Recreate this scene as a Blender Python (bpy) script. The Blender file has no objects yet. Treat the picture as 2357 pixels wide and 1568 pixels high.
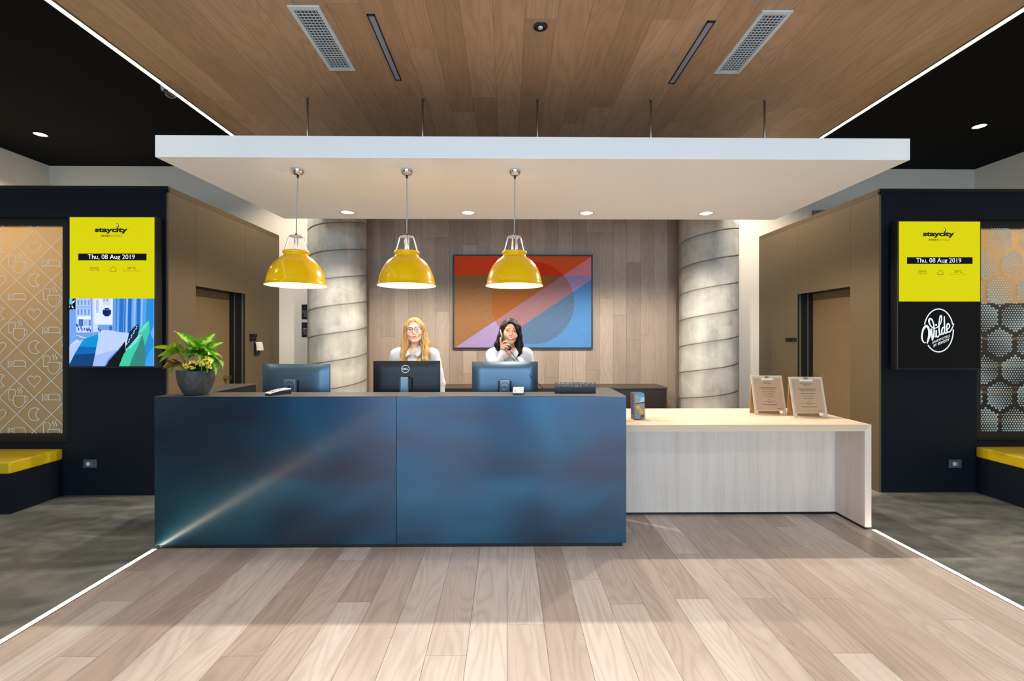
import bpy, math, random
import numpy as np
from mathutils import Vector, Matrix

random.seed(7)
SC = bpy.context.scene
COL = SC.collection
PI = math.pi
R = math.radians

# ------------------------------------------------------------------ camera, world, large lights, exposure
CAM_H = 1.53
YAW = R(0.6)
F_PX = 16.0 / 36.0 * 2357
HOR = 776.0
cam_d = bpy.data.cameras.new('camera')
cam_d.lens = 16.0
cam_d.sensor_width = 36.0
cam_d.shift_y = -(784.0 - HOR) / 2357.0
cam_d.clip_start = 0.05
cam = bpy.data.objects.new('camera', cam_d)
COL.objects.link(cam)
cam.location = (0, 0, CAM_H)
cam.rotation_euler = (PI / 2, 0, -YAW)
SC.camera = cam

SC.view_settings.view_transform = 'Standard'
SC.view_settings.look = 'None'
SC.view_settings.gamma = 1.0
SC.view_settings.use_curve_mapping = False
SC.view_settings.exposure = 0.8

world = bpy.data.worlds.new('world')
SC.world = world
world.use_nodes = True
world.node_tree.nodes['Background'].inputs[0].default_value = (0.70, 0.85, 1.0, 1)
world.node_tree.nodes['Background'].inputs[1].default_value = 1.0

REAR_Y = -4.6
def area_light(name, loc, rot, sx, sy, power, color):
    d = bpy.data.lights.new(name, 'AREA')
    d.shape = 'RECTANGLE'; d.size = sx; d.size_y = sy
    d.energy = power; d.color = color
    o = bpy.data.objects.new(name, d); COL.objects.link(o)
    o.location = loc; o.rotation_euler = rot
    return o
# daylight through the two glazed bays of the entrance front, behind the camera
area_light('daylight_bay', (-2.05, REAR_Y - 0.12, 1.60), (PI / 2, 0, 0), 3.0, 2.7, 112, (0.44, 0.73, 1.0))
area_light('daylight_bay', (2.35, REAR_Y - 0.12, 1.60), (PI / 2, 0, 0), 3.4, 2.7, 128, (0.44, 0.73, 1.0))

def at(px, py, Y):
    """point of the plane y = Y seen at a pixel of the 2357x1568 photograph"""
    u = (px - 1178.5) / F_PX
    v = (HOR - py) / F_PX
    t = Y / (math.cos(YAW) - u * math.sin(YAW))
    return Vector((t * (math.sin(YAW) + u * math.cos(YAW)), Y, CAM_H + t * v))

# ------------------------------------------------------------------ helpers: materials
def lin(c):
    """sRGB 0-255 to linear"""
    r = []
    for v in c:
        v = v / 255.0
        r.append(v / 12.92 if v <= 0.04045 else ((v + 0.055) / 1.055) ** 2.4)
    return (r[0], r[1], r[2], 1.0)

class G:
    def __init__(s, m): s.t = m.node_tree
    def n(s, typ, attrs=None, **ins):
        nd = s.t.nodes.new(typ)
        for k, v in (attrs or {}).items(): setattr(nd, k, v)
        for k, v in ins.items():
            key = int(k[1:]) if k[0] == 'i' and k[1:].isdigit() else k.replace('_', ' ')
            sock = nd.inputs[key]
            if isinstance(v, bpy.types.NodeSocket): s.t.links.new(v, sock)
            else: sock.default_value = v
        return nd
    def m(s, op, a, b=0.0, c=0.0):
        return s.n('ShaderNodeMath', {'operation': op}, i0=a, i1=b, i2=c).outputs[0]
    def mix(s, f, a, b, blend='MIX'):
        nd = s.n('ShaderNodeMix', {'data_type': 'RGBA', 'blend_type': blend}, i0=f, i6=a, i7=b)
        return nd.outputs[2]
    def noise(s, vec, scale, detail=2.0, rough=0.5, dist=0.0):
        return s.n('ShaderNodeTexNoise', None, Vector=vec, Scale=scale, Detail=detail, Roughness=rough, Distortion=dist).outputs[0]
    def ramp(s, f, stops):
        nd = s.n('ShaderNodeValToRGB', None, i0=f)
        e = nd.color_ramp.elements
        while len(e) > 1: e.remove(e[0])
        e[0].position = stops[0][0]; e[0].color = stops[0][1]
        for p, c in stops[1:]:
            q = e.new(p); q.color = c
        return nd.outputs[0]
    def bump(s, h, strength=0.2, dist=0.01):
        return s.n('ShaderNodeBump', None, Strength=strength, Distance=dist, Height=h).outputs[0]

def base_mat(name):
    m = bpy.data.materials.new(name); m.use_nodes = True
    b = m.node_tree.nodes['Principled BSDF']
    return m, G(m), b

MATS = {}
def mat(name, col, rough=0.5, metal=0.0, spec=0.5, coat=0.0, noise=0.0, nscale=40.0, emit=None, estr=0.0, bump=0.0, sub=0.0, trans=0.0, alpha=1.0):
    if name in MATS: return MATS[name]
    m, g, b = base_mat(name)
    c = lin(col)
    b.inputs['Base Color'].default_value = c
    b.inputs['Roughness'].default_value = rough
    b.inputs['Metallic'].default_value = metal
    b.inputs['Specular IOR Level'].default_value = spec
    b.inputs['Coat Weight'].default_value = coat
    b.inputs['Transmission Weight'].default_value = trans
    b.inputs['Alpha'].default_value = alpha
    if sub:
        b.inputs['Subsurface Weight'].default_value = sub
        b.inputs['Subsurface Radius'].default_value = (0.012, 0.005, 0.003)
        b.inputs['Subsurface Scale'].default_value = 0.4
    if noise or bump:
        tc = g.n('ShaderNodeTexCoord').outputs['Object']
        nz = g.noise(tc, nscale, 4.0)
        if noise:
            f = g.m('MULTIPLY_ADD', nz, 2 * noise, 1.0 - noise)
            mul = g.n('ShaderNodeVectorMath', {'operation': 'SCALE'}, i0=c[:3], Scale=f).outputs[0]
            g.t.links.new(mul, b.inputs['Base Color'])
        if bump:
            g.t.links.new(g.bump(nz, bump, 0.004), b.inputs['Normal'])
    if emit is not None:
        b.inputs['Emission Color'].default_value = lin(emit)
        b.inputs['Emission Strength'].default_value = estr
    MATS[name] = m
    return m

def wood(name, tones, axis, gl=1.0, rough=0.45, fig=0.5, coat=0.0, random_tint=True, spread=1.0, rings_k=1.0):
    """oak boards, grain along axis (0,1,2); every board takes its own tone and figure"""
    if name in MATS: return MATS[name]
    m, g, b = base_mat(name)
    tc = g.n('ShaderNodeTexCoord').outputs['Object']
    rnd = g.n('ShaderNodeObjectInfo').outputs['Random'] if random_tint else 0.37
    off = g.n('ShaderNodeCombineXYZ', None, X=g.m('MULTIPLY', rnd, 37.0), Y=g.m('MULTIPLY', rnd, 71.0), Z=g.m('MULTIPLY', rnd, 53.0)).outputs[0]
    p = g.n('ShaderNodeVectorMath', {'operation': 'ADD'}, i0=tc, i1=off).outputs[0]
    def stretch(al, ac):
        s = [ac, ac, ac]; s[axis] = al
        return g.n('ShaderNodeVectorMath', {'operation': 'MULTIPLY'}, i0=p, i1=tuple(s)).outputs[0]
    fine = g.noise(stretch(2.2 * gl, 95 * gl), 1.0, 5.0, 0.6)
    big = g.noise(stretch(0.75 * gl, 5.5 * gl), 1.0, 1.5, 0.45, 0.3)
    rings = g.m('MULTIPLY_ADD', g.m('SINE', g.m('MULTIPLY', big, 85.0)), 0.5, 0.5)
    broad = g.noise(stretch(0.5 * gl, 9 * gl), 1.0, 3.0, 0.55)
    r2 = g.m('FRACT', g.m('MULTIPLY', rnd, 17.31))
    tone = g.m('ADD', g.m('MULTIPLY_ADD', r2, 0.62 * spread, 0.31 * (1 - spread)), g.m('MULTIPLY', broad, 0.42)) if random_tint else broad
    col = g.ramp(tone, [(0.12, lin(tones[0])), (0.5, lin(tones[1])), (0.85, lin(tones[2]))])
    dark = lin([t * 0.62 for t in tones[0]])
    k = g.m('MULTIPLY', g.m('POWER', rings, 2.0), 0.22 * fig * rings_k)
    col = g.mix(k, col, dark)
    k2 = g.m('MULTIPLY', g.n('ShaderNodeMapRange', None, Value=fine, From_Min=0.52, From_Max=0.8).outputs[0], 0.33 * fig)
    col = g.mix(k2, col, dark)
    g.t.links.new(col, b.inputs['Base Color'])
    g.t.links.new(g.m('MULTIPLY_ADD', fine, 0.2, rough - 0.1), b.inputs['Roughness'])
    b.inputs['Coat Weight'].default_value = coat
    g.t.links.new(g.bump(fine, 0.08, 0.002), b.inputs['Normal'])
    MATS[name] = m
    return m

def emission_mat(name, col, strength):
    if name in MATS: return MATS[name]
    m, g, b = base_mat(name)
    b.inputs['Base Color'].default_value = (0.006, 0.006, 0.006, 1)
    b.inputs['Roughness'].default_value = 0.06
    b.inputs['Specular IOR Level'].default_value = 0.08
    b.inputs['Emission Color'].default_value = lin(col)
    b.inputs['Emission Strength'].default_value = strength
    MATS[name] = m
    return m

# ------------------------------------------------------------------ helpers: meshes and objects
def world_loc(o):
    v = Vector((0, 0, 0))
    while o is not None:
        v = v + o.location; o = o.parent
    return v

class MB:
    def __init__(s): s.v = []; s.f = []; s.mi = []; s.cur = 0
    def add(s, vs, fs):
        b = len(s.v)
        s.v.extend([tuple(q) for q in vs])
        for f in fs:
            s.f.append(tuple(i + b for i in f)); s.mi.append(s.cur)
        return s
    def box(s, x0, x1, y0, y1, z0, z1):
        vs = [(x0, y0, z0), (x1, y0, z0), (x1, y1, z0), (x0, y1, z0), (x0, y0, z1), (x1, y0, z1), (x1, y1, z1), (x0, y1, z1)]
        return s.add(vs, [(3, 2, 1, 0), (4, 5, 6, 7), (0, 1, 5, 4), (1, 2, 6, 5), (2, 3, 7, 6), (3, 0, 4, 7)])
    def prism(s, poly, axis, a, b):
        """polygon in the two other axes, extruded along axis from a to b"""
        n = len(poly); vs = []
        for t in (a, b):
            for (p, q) in poly:
                vs.append({0: (t, p, q), 1: (p, t, q), 2: (p, q, t)}[axis])
        fs = [tuple(range(n))[::-1], tuple(range(n, 2 * n))]
        for i in range(n):
            j = (i + 1) % n; fs.append((i, j, n + j, n + i))
        return s.add(vs, fs)
    def tube(s, pts, r, n=10, cap=True):
        pts = [Vector(p) for p in pts]
        rs = r if isinstance(r, (list, tuple)) else [r] * len(pts)
        vs = []; fs = []
        t0 = (pts[1] - pts[0]).normalized()
        ref = Vector((0, 0, 1)) if abs(t0.z) < 0.9 else Vector((1, 0, 0))
        u = t0.cross(ref).normalized()
        for i, p in enumerate(pts):
            t = (pts[min(i + 1, len(pts) - 1)] - pts[max(i - 1, 0)])
            if t.length < 1e-9: t = t0
            t.normalize()
            u = (u - t * u.dot(t)); u.normalize()
            w = t.cross(u)
            for k in range(n):
                a = 2 * PI * k / n
                vs.append(p + (u * math.cos(a) + w * math.sin(a)) * rs[i])
        for i in range(len(pts) - 1):
            for k in range(n):
                j = (k + 1) % n
                fs.append((i * n + k, i * n + j, (i + 1) * n + j, (i + 1) * n + k))
        if cap:
            fs.append(tuple(range(n))[::-1]); fs.append(tuple((len(pts) - 1) * n + k for k in range(n)))
        return s.add(vs, fs)
    def lathe(s, prof, c=(0, 0, 0), n=32, close=False, a0=0.0, cap=True):
        """profile of (radius, height) turned about z"""
        vs = []; fs = []
        for (r, z) in prof:
            for k in range(n):
                a = 2 * PI * k / n + a0
                vs.append((c[0] + r * math.cos(a), c[1] + r * math.sin(a), c[2] + z))
        m = len(prof)
        for i in range(m - 1 if not close else m):
            i2 = (i + 1) % m
            for k in range(n):
                j = (k + 1) % n
                fs.append((i * n + k, i * n + j, i2 * n + j, i2 * n + k))
        if not close and cap:
            if prof[0][0] > 1e-6: fs.append(tuple(range(n))[::-1])
            if prof[-1][0] > 1e-6: fs.append(tuple((m - 1) * n + k for k in range(n)))
        return s.add(vs, fs)
    def sphere(s, c, r, n=12, m=8):
        r = r if isinstance(r, (tuple, list)) else (r, r, r)
        vs = [(c[0], c[1], c[2] + r[2])]
        for i in range(1, m):
            th = PI * i / m
            for k in range(n):
                a = 2 * PI * k / n
                vs.append((c[0] + r[0] * math.sin(th) * math.cos(a), c[1] + r[1] * math.sin(th) * math.sin(a), c[2] + r[2] * math.cos(th)))
        vs.append((c[0], c[1], c[2] - r[2]))
        fs = []
        for k in range(n): fs.append((0, 1 + k, 1 + (k + 1) % n))
        for i in range(m - 2):
            for k in range(n):
                j = (k + 1) % n
                fs.append((1 + i * n + k, 1 + (i + 1) * n + k, 1 + (i + 1) * n + j, 1 + i * n + j))
        e = len(vs) - 1; b = 1 + (m - 2) * n
        for k in range(n): fs.append((b + k, e, b + (k + 1) % n))
        return s.add(vs, fs)
    def ribbon(s, pts, w, mapf, closed=False):
        """flat stroke along 2-d points; mapf turns (u, v) into a point"""
        P = [Vector((p[0], p[1])) for p in pts]; n = len(P)
        ws = w if isinstance(w, (list, tuple)) else [w] * n
        vs = []
        for i in range(n):
            a = P[(i - 1) % n] if (closed or i > 0) else P[i]
            b = P[(i + 1) % n] if (closed or i < n - 1) else P[i]
            d1 = (P[i] - a); d2 = (b - P[i])
            if d1.length > 1e-9: d1.normalize()
            if d2.length > 1e-9: d2.normalize()
            t = d1 + d2
            if t.length < 1e-6: t = d2 if d2.length > 0 else d1
            t.normalize()
            nn = Vector((-t.y, t.x))
            dref = d2 if d2.length > 0.5 else d1
            c = max(0.45, abs(dref.x * t.x + dref.y * t.y))
            o = nn * (ws[i] * 0.5 / c)
            vs.append(mapf(P[i].x - o.x, P[i].y - o.y)); vs.append(mapf(P[i].x + o.x, P[i].y + o.y))
        fs = []
        for i in range(n if closed else n - 1):
            j = (i + 1) % n
            fs.append((2 * i, 2 * j, 2 * j + 1, 2 * i + 1))
        return s.add(vs, fs)
    def poly(s, pts): return s.add(pts, [tuple(range(len(pts)))])
    def build(s, name, material, parent=None, smooth=False, origin=None, local=False):
        V = np.array(s.v, dtype=float)
        if local: o0 = Vector((0, 0, 0)); loc = Vector((0, 0, 0))
        else:
            lo = V.min(0); hi = V.max(0)
            if origin is not None: o0 = Vector(origin)
            elif parent is None: o0 = Vector(((lo[0] + hi[0]) / 2, (lo[1] + hi[1]) / 2, lo[2]))
            else: o0 = Vector(((lo + hi) / 2))
            loc = o0 - (world_loc(parent) if parent else Vector((0, 0, 0)))
        V = V - np.array(o0)
        me = bpy.data.meshes.new(name)
        me.from_pydata([tuple(q) for q in V], [], s.f)
        ms = material if isinstance(material, (list, tuple)) else [material]
        for q in ms: me.materials.append(q)
        if len(ms) > 1:
            me.polygons.foreach_set('material_index', s.mi)
        if smooth: me.polygons.foreach_set('use_smooth', [True] * len(me.polygons))
        me.update()
        o = bpy.data.objects.new(name, me); COL.objects.link(o)
        o.parent = parent; o.location = loc
        return o

def bevel(o, w=0.004, seg=2):
    m = o.modifiers.new('bevel', 'BEVEL'); m.width = w; m.segments = seg; m.limit_method = 'ANGLE'; m.angle_limit = R(40)
    return o
def autosmooth(o, ang=40):
    me = o.data
    me.polygons.foreach_set('use_smooth', [True] * len(me.polygons))
    try: me.set_sharp_from_angle(angle=R(ang))
    except Exception: pass
    return o
def tag(o, label=None, cat=None, group=None, kind=None):
    if label: o['label'] = label
    if cat: o['category'] = cat
    if group: o['group'] = group
    if kind: o['kind'] = kind
    return o
def thing(name, label, cat, loc=(0, 0, 0), rotz=0.0, group=None):
    o = bpy.data.objects.new(name, None); COL.objects.link(o)
    o.empty_display_size = 0.1
    o.location = loc; o.rotation_euler = (0, 0, rotz)
    return tag(o, label, cat, group)
def struct(o, label=None): return tag(o, label, None, None, 'structure')
def copy_tree(o, parent=None):
    c = o.copy(); COL.objects.link(c); c.parent = parent
    for ch in [q for q in o.children]: copy_tree(ch, c)
    return c
def bx(name, m, parent, x0, x1, y0, y1, z0, z1, bv=0.0):
    o = MB().box(x0, x1, y0, y1, z0, z1).build(name, m, parent)
    if bv: bevel(o, bv)
    return o

def text_data(s, bold=0.0, extrude=0.0, shear=0.0):
    cu = bpy.data.curves.new('lettering', 'FONT')
    cu.body = s; cu.size = 1.0; cu.offset = bold; cu.extrude = extrude; cu.shear = shear; cu.resolution_u = 3
    o = bpy.data.objects.new('lettering', cu)
    COL.objects.link(o)
    dg = bpy.context.evaluated_depsgraph_get()
    me = bpy.data.meshes.new_from_object(o.evaluated_get(dg))
    V = [tuple(v.co) for v in me.vertices]; Fc = [tuple(p.vertices) for p in me.polygons]
    bpy.data.objects.remove(o); bpy.data.curves.remove(cu); bpy.data.meshes.remove(me)
    return V, Fc
def text_fit(mb, s, u0, v0, u1, v1, mapf, bold=0.0, extrude=0.0):
    """lettering scaled into the box u0..u1, v0..v1; mapf(u, v, depth)"""
    V, Fc = text_data(s, bold, extrude)
    A = np.array(V); lo = A.min(0); hi = A.max(0)
    sx = (u1 - u0) / max(hi[0] - lo[0], 1e-6); sy = (v1 - v0) / max(hi[1] - lo[1], 1e-6)
    mb.add([mapf(u0 + (q[0] - lo[0]) * sx, v0 + (q[1] - lo[1]) * sy, q[2]) for q in V], Fc)
    return mb
def px_text(s, x0, y0, x1, y1, Y, bold=0.0):
    """flat lettering on the plane y = Y filling a pixel box of the photograph"""
    a = at(x0, y1, Y); b = at(x1, y0, Y)
    return text_fit(MB(), s, a.x, a.z, b.x, b.z, lambda u, v, d: (u, Y, v), bold)
def catmull(pts, n=6, closed=False):
    P = [Vector(p) for p in pts]; out = []
    m = len(P)
    for i in range(m if closed else m - 1):
        g = lambda k: P[k % m] if closed else P[max(0, min(m - 1, k))]
        p0, p1, p2, p3 = g(i - 1), g(i), g(i + 1), g(i + 2)
        for k in range(n):
            t = k / n
            out.append(0.5 * ((2 * p1) + (p2 - p0) * t + (2 * p0 - 5 * p1 + 4 * p2 - p3) * t * t + (3 * p1 - p0 - 3 * p2 + p3) * t ** 3))
    if not closed: out.append(P[-1])
    return out

# ------------------------------------------------------------------ the setting
WOOD_Z, BLACK_Z, BACK_Y = 3.41, 3.98, 6.58
XL, XR = -6.55, 6.83            # room sides
LED_L, LED_R = -2.540, 2.905    # floor light strips along the timber zone
CLED_L, CLED_R = -2.555, 2.955  # ceiling light strips
NAVY_Y = 4.44
SIDE_L, SIDE_R = -3.28, 3.66    # brown side faces of the two boxes

M_white = mat('white_paint', (228, 215, 198), 0.7, bump=0.02, nscale=300)
M_rear = mat('pale_plaster', (205, 200, 192), 0.8, bump=0.02, nscale=200)
M_black_paint = mat('black_ceiling_paint', (6, 6, 6), 0.8, spec=0.1, bump=0.03, nscale=200)
M_navy = mat('navy_laminate', (6, 15, 26), 0.6, spec=0.25, noise=0.06, nscale=60)
M_black = mat('black_lacquer', (11, 12, 14), 0.4)
M_black_gloss = mat('black_gloss', (8, 8, 10), 0.15)
M_brown = mat('bronze_laminate', (98, 82, 60), 0.5, spec=0.4, noise=0.10, nscale=25)
M_brown_cap = mat('bronze_cap', (84, 66, 42), 0.5, spec=0.4)
M_brown_door = mat('bronze_door', (122, 101, 72), 0.5, spec=0.4, noise=0.08, nscale=18)
M_chrome = mat('chrome', (225, 225, 228), 0.12, metal=1.0)
M_steel = mat('brushed_steel', (175, 172, 165), 0.32, metal=1.0)
M_floor_wood = wood('white_oiled_oak_floor', [(153, 132, 120), (187, 170, 159), (208, 196, 188)], 1, 1.0, 0.34, 0.85, spread=0.9)
M_ceil_wood = wood('oak_ceiling_boards', [(152, 119, 90), (174, 140, 108), (190, 158, 127)], 1, 1.0, 0.5, 0.8, spread=0.55)
M_wall_wood = wood('oak_wall_boards', [(138, 120, 105), (160, 141, 125), (176, 158, 142)], 2, 1.0, 0.55, 0.6, spread=0.7)
M_desk_wood = wood('pale_oak_veneer_upright', [(206, 189, 176), (222, 207, 195), (233, 220, 210)], 2, 1.4, 0.45, 0.7, random_tint=False, rings_k=0.0)
M_desk_top = wood('pale_oak_veneer_flat', [(204, 180, 154), (216, 194, 169), (226, 206, 183)], 0, 1.4, 0.42, 0.4, random_tint=False, rings_k=0.15)
M_led = emission_mat('led_strip_glow', (255, 232, 194), 9.0)

def concrete_floor_mat():
    m, g, b = base_mat('polished_concrete')
    tc = g.n('ShaderNodeTexCoord').outputs['Object']
    st = g.n('ShaderNodeVectorMath', {'operation': 'MULTIPLY'}, i0=tc, i1=(0.55, 1.6, 1.0)).outputs[0]
    a = g.noise(st, 1.7, 5.0, 0.6, 1.4)
    c = g.noise(tc, 9.0, 4.0, 0.6)
    col = g.ramp(g.m('MULTIPLY_ADD', c, 0.25, g.m('MULTIPLY', a, 0.8)), [(0.32, lin((66, 68, 66))), (0.5, lin((106, 106, 100))), (0.68, lin((140, 138, 129)))])
    g.t.links.new(col, b.inputs['Base Color'])
    g.t.links.new(g.m('MULTIPLY_ADD', c, 0.25, 0.25), b.inputs['Roughness'])
    return m
M_conc_floor = concrete_floor_mat()

# floors
floor = struct(bx('floor', M_black, None, LED_L + 0.0229, LED_R - 0.0229, REAR_Y, BACK_Y, -0.10, -0.0035), 'timber floor of pale wide oak boards')
JOINT = {-2: 2.19, 0: 2.42, -5: 2.636, -6: 3.135, -9: 2.63, -12: 2.66, -7: 2.195, -11: 2.20, 2: 2.867, 3: 2.60, 5: 2.647, 7: 2.647,
         9: 2.64, 12: 2.438, 8: 2.185, 13: 3.13, -3: 1.55, -1: 3.6, 1: 1.7, 4: 3.55, 6: 3.2, 10: 3.3, 11: 1.75, 14: 2.0, -4: 1.8, -8: 3.3, -10: 3.5, -13: 3.0}
for k in range(-13, 15):
    x0 = max(k * 0.196, LED_L + 0.023); x1 = min((k + 1) * 0.196, LED_R - 0.023)
    if k == 14: x1 = LED_R - 0.023
    js = [JOINT[k] + d for d in (-3.7, -1.75, 0, 1.9, 3.75)]
    js = [0.2] + [j for j in js if 0.5 < j < 6.1] + [6.5]
    for a, b in zip(js, js[1:]):
        bx('plank', M_floor_wood, floor, x0 + 0.0009, x1 - 0.0009, a + 0.0009, b - 0.0009, -0.012, 0.0)
bx('plank', M_floor_wood, floor, LED_L + 0.023, LED_R - 0.023, REAR_Y, 0.199, -0.012, 0.0)
struct(bx('floor_left', M_conc_floor, None, XL, LED_L - 0.02, REAR_Y, BACK_Y, -0.1, 0.0), 'dark polished concrete floor beyond the floor light on the plant side')
struct(bx('floor_right', M_conc_floor, None, LED_R + 0.02, XR, REAR_Y, BACK_Y, -0.1, 0.0), 'dark polished concrete floor beyond the floor light on the wooden desk side')

struct(bx('floor_edge_left', M_conc_floor, None, LED_L - 0.02, LED_L + 0.0228, 3.306, BACK_Y, -0.1, 0.0))
struct(bx('floor_edge_right', M_conc_floor, None, LED_R - 0.0228, LED_R + 0.02, 3.581, BACK_Y, -0.1, 0.0))

# ceilings
ceil = struct(bx('ceiling', M_black, None, CLED_L, CLED_R, REAR_Y, BACK_Y, WOOD_Z + 0.003, WOOD_Z + 0.12), 'dropped timber ceiling of brown oak boards')
rc = random.Random(3)
for i in range(29):
    x0 = CLED_L + 0.026 + i * 0.18821; x1 = x0 + 0.18821
    y = 1.1 + rc.random() * 1.6
    js = [0.3]
    while y < 6.2: js.append(y); y += 1.5 + rc.random() * 0.7
    js.append(6.55)
    for a, b in zip(js, js[1:]):
        bx('plank', M_ceil_wood, ceil, x0 + 0.0007, x1 - 0.0007, a + 0.0007, b - 0.0007, WOOD_Z, WOOD_Z + 0.012)
bx('plank', M_ceil_wood, ceil, CLED_L + 0.026, CLED_R - 0.026, REAR_Y, 0.299, WOOD_Z, WOOD_Z + 0.012)
struct(bx('ceiling_upper', M_black_paint, None, XL - 0.1, XR + 0.1, REAR_Y - 0.1, BACK_Y + 0.1, BLACK_Z, BLACK_Z + 0.1), 'black painted high ceiling around the timber one')

# shell walls
struct(bx('wall_back', M_white, None, XL - 0.1, XR + 0.1, BACK_Y, BACK_Y + 0.1, 0, BLACK_Z), 'white painted back wall')
struct(bx('wall_side_left', M_white, None, XL - 0.1, XL, REAR_Y, BACK_Y, 0, BLACK_Z))
struct(bx('wall_side_right', M_white, None, XR, XR + 0.1, REAR_Y, BACK_Y, 0, BLACK_Z))
rw = MB()
for (a, b) in ((XL - 0.1, -3.55), (-0.55, 0.65), (4.05, XR + 0.1)): rw.box(a, b, REAR_Y - 0.1, REAR_Y, 0, BLACK_Z)
for (a, b) in ((-3.55, -0.55), (0.65, 4.05)):
    rw.box(a, b, REAR_Y - 0.1, REAR_Y, 0, 0.25); rw.box(a, b, REAR_Y - 0.1, REAR_Y, 2.95, BLACK_Z)
struct(rw.build('wall_front', M_rear))
for n_, (a, b) in ((3, (-3.55, -0.55)), (4, (0.65, 4.05))):
    wf = MB()
    for q in (a, a + (b - a) / 3, a + 2 * (b - a) / 3, b - 0.05): wf.box(q, q + 0.05, REAR_Y - 0.07, REAR_Y - 0.02, 0.25, 2.95)
    wf.box(a, b, REAR_Y - 0.07, REAR_Y - 0.02, 0.25, 0.31); wf.box(a, b, REAR_Y - 0.07, REAR_Y - 0.02, 2.89, 2.95)
    struct(wf.build('window_%d' % n_, M_black))

# timber panelling on the back wall
pan = struct(bx('wall_back_panelling', M_black, None, -2.35, 2.80, BACK_Y - 0.018, BACK_Y - 0.001, 0, WOOD_Z), 'oak boarded wall panel behind the reception desk')
rp = random.Random(11)
x = -2.01
xs = [-2.35, -2.206]
while x < 2.62: xs.append(x); x += 0.1965
xs.append(2.80)
WJ = {0: [0.9, 2.3]}
for i, (a, b) in enumerate(zip(xs, xs[1:])):
    z = 0.35 + rp.random() * 1.5
    js = [0.0]
    while z < 3.2: js.append(z); z += 1.0 + rp.random() * 1.0
    js.append(WOOD_Z)
    for c, d in zip(js, js[1:]):
        bx('plank', M_wall_wood, pan, a + 0.001, b - 0.001, BACK_Y - 0.034, BACK_Y - 0.018, c + 0.001, d - 0.001)

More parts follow.
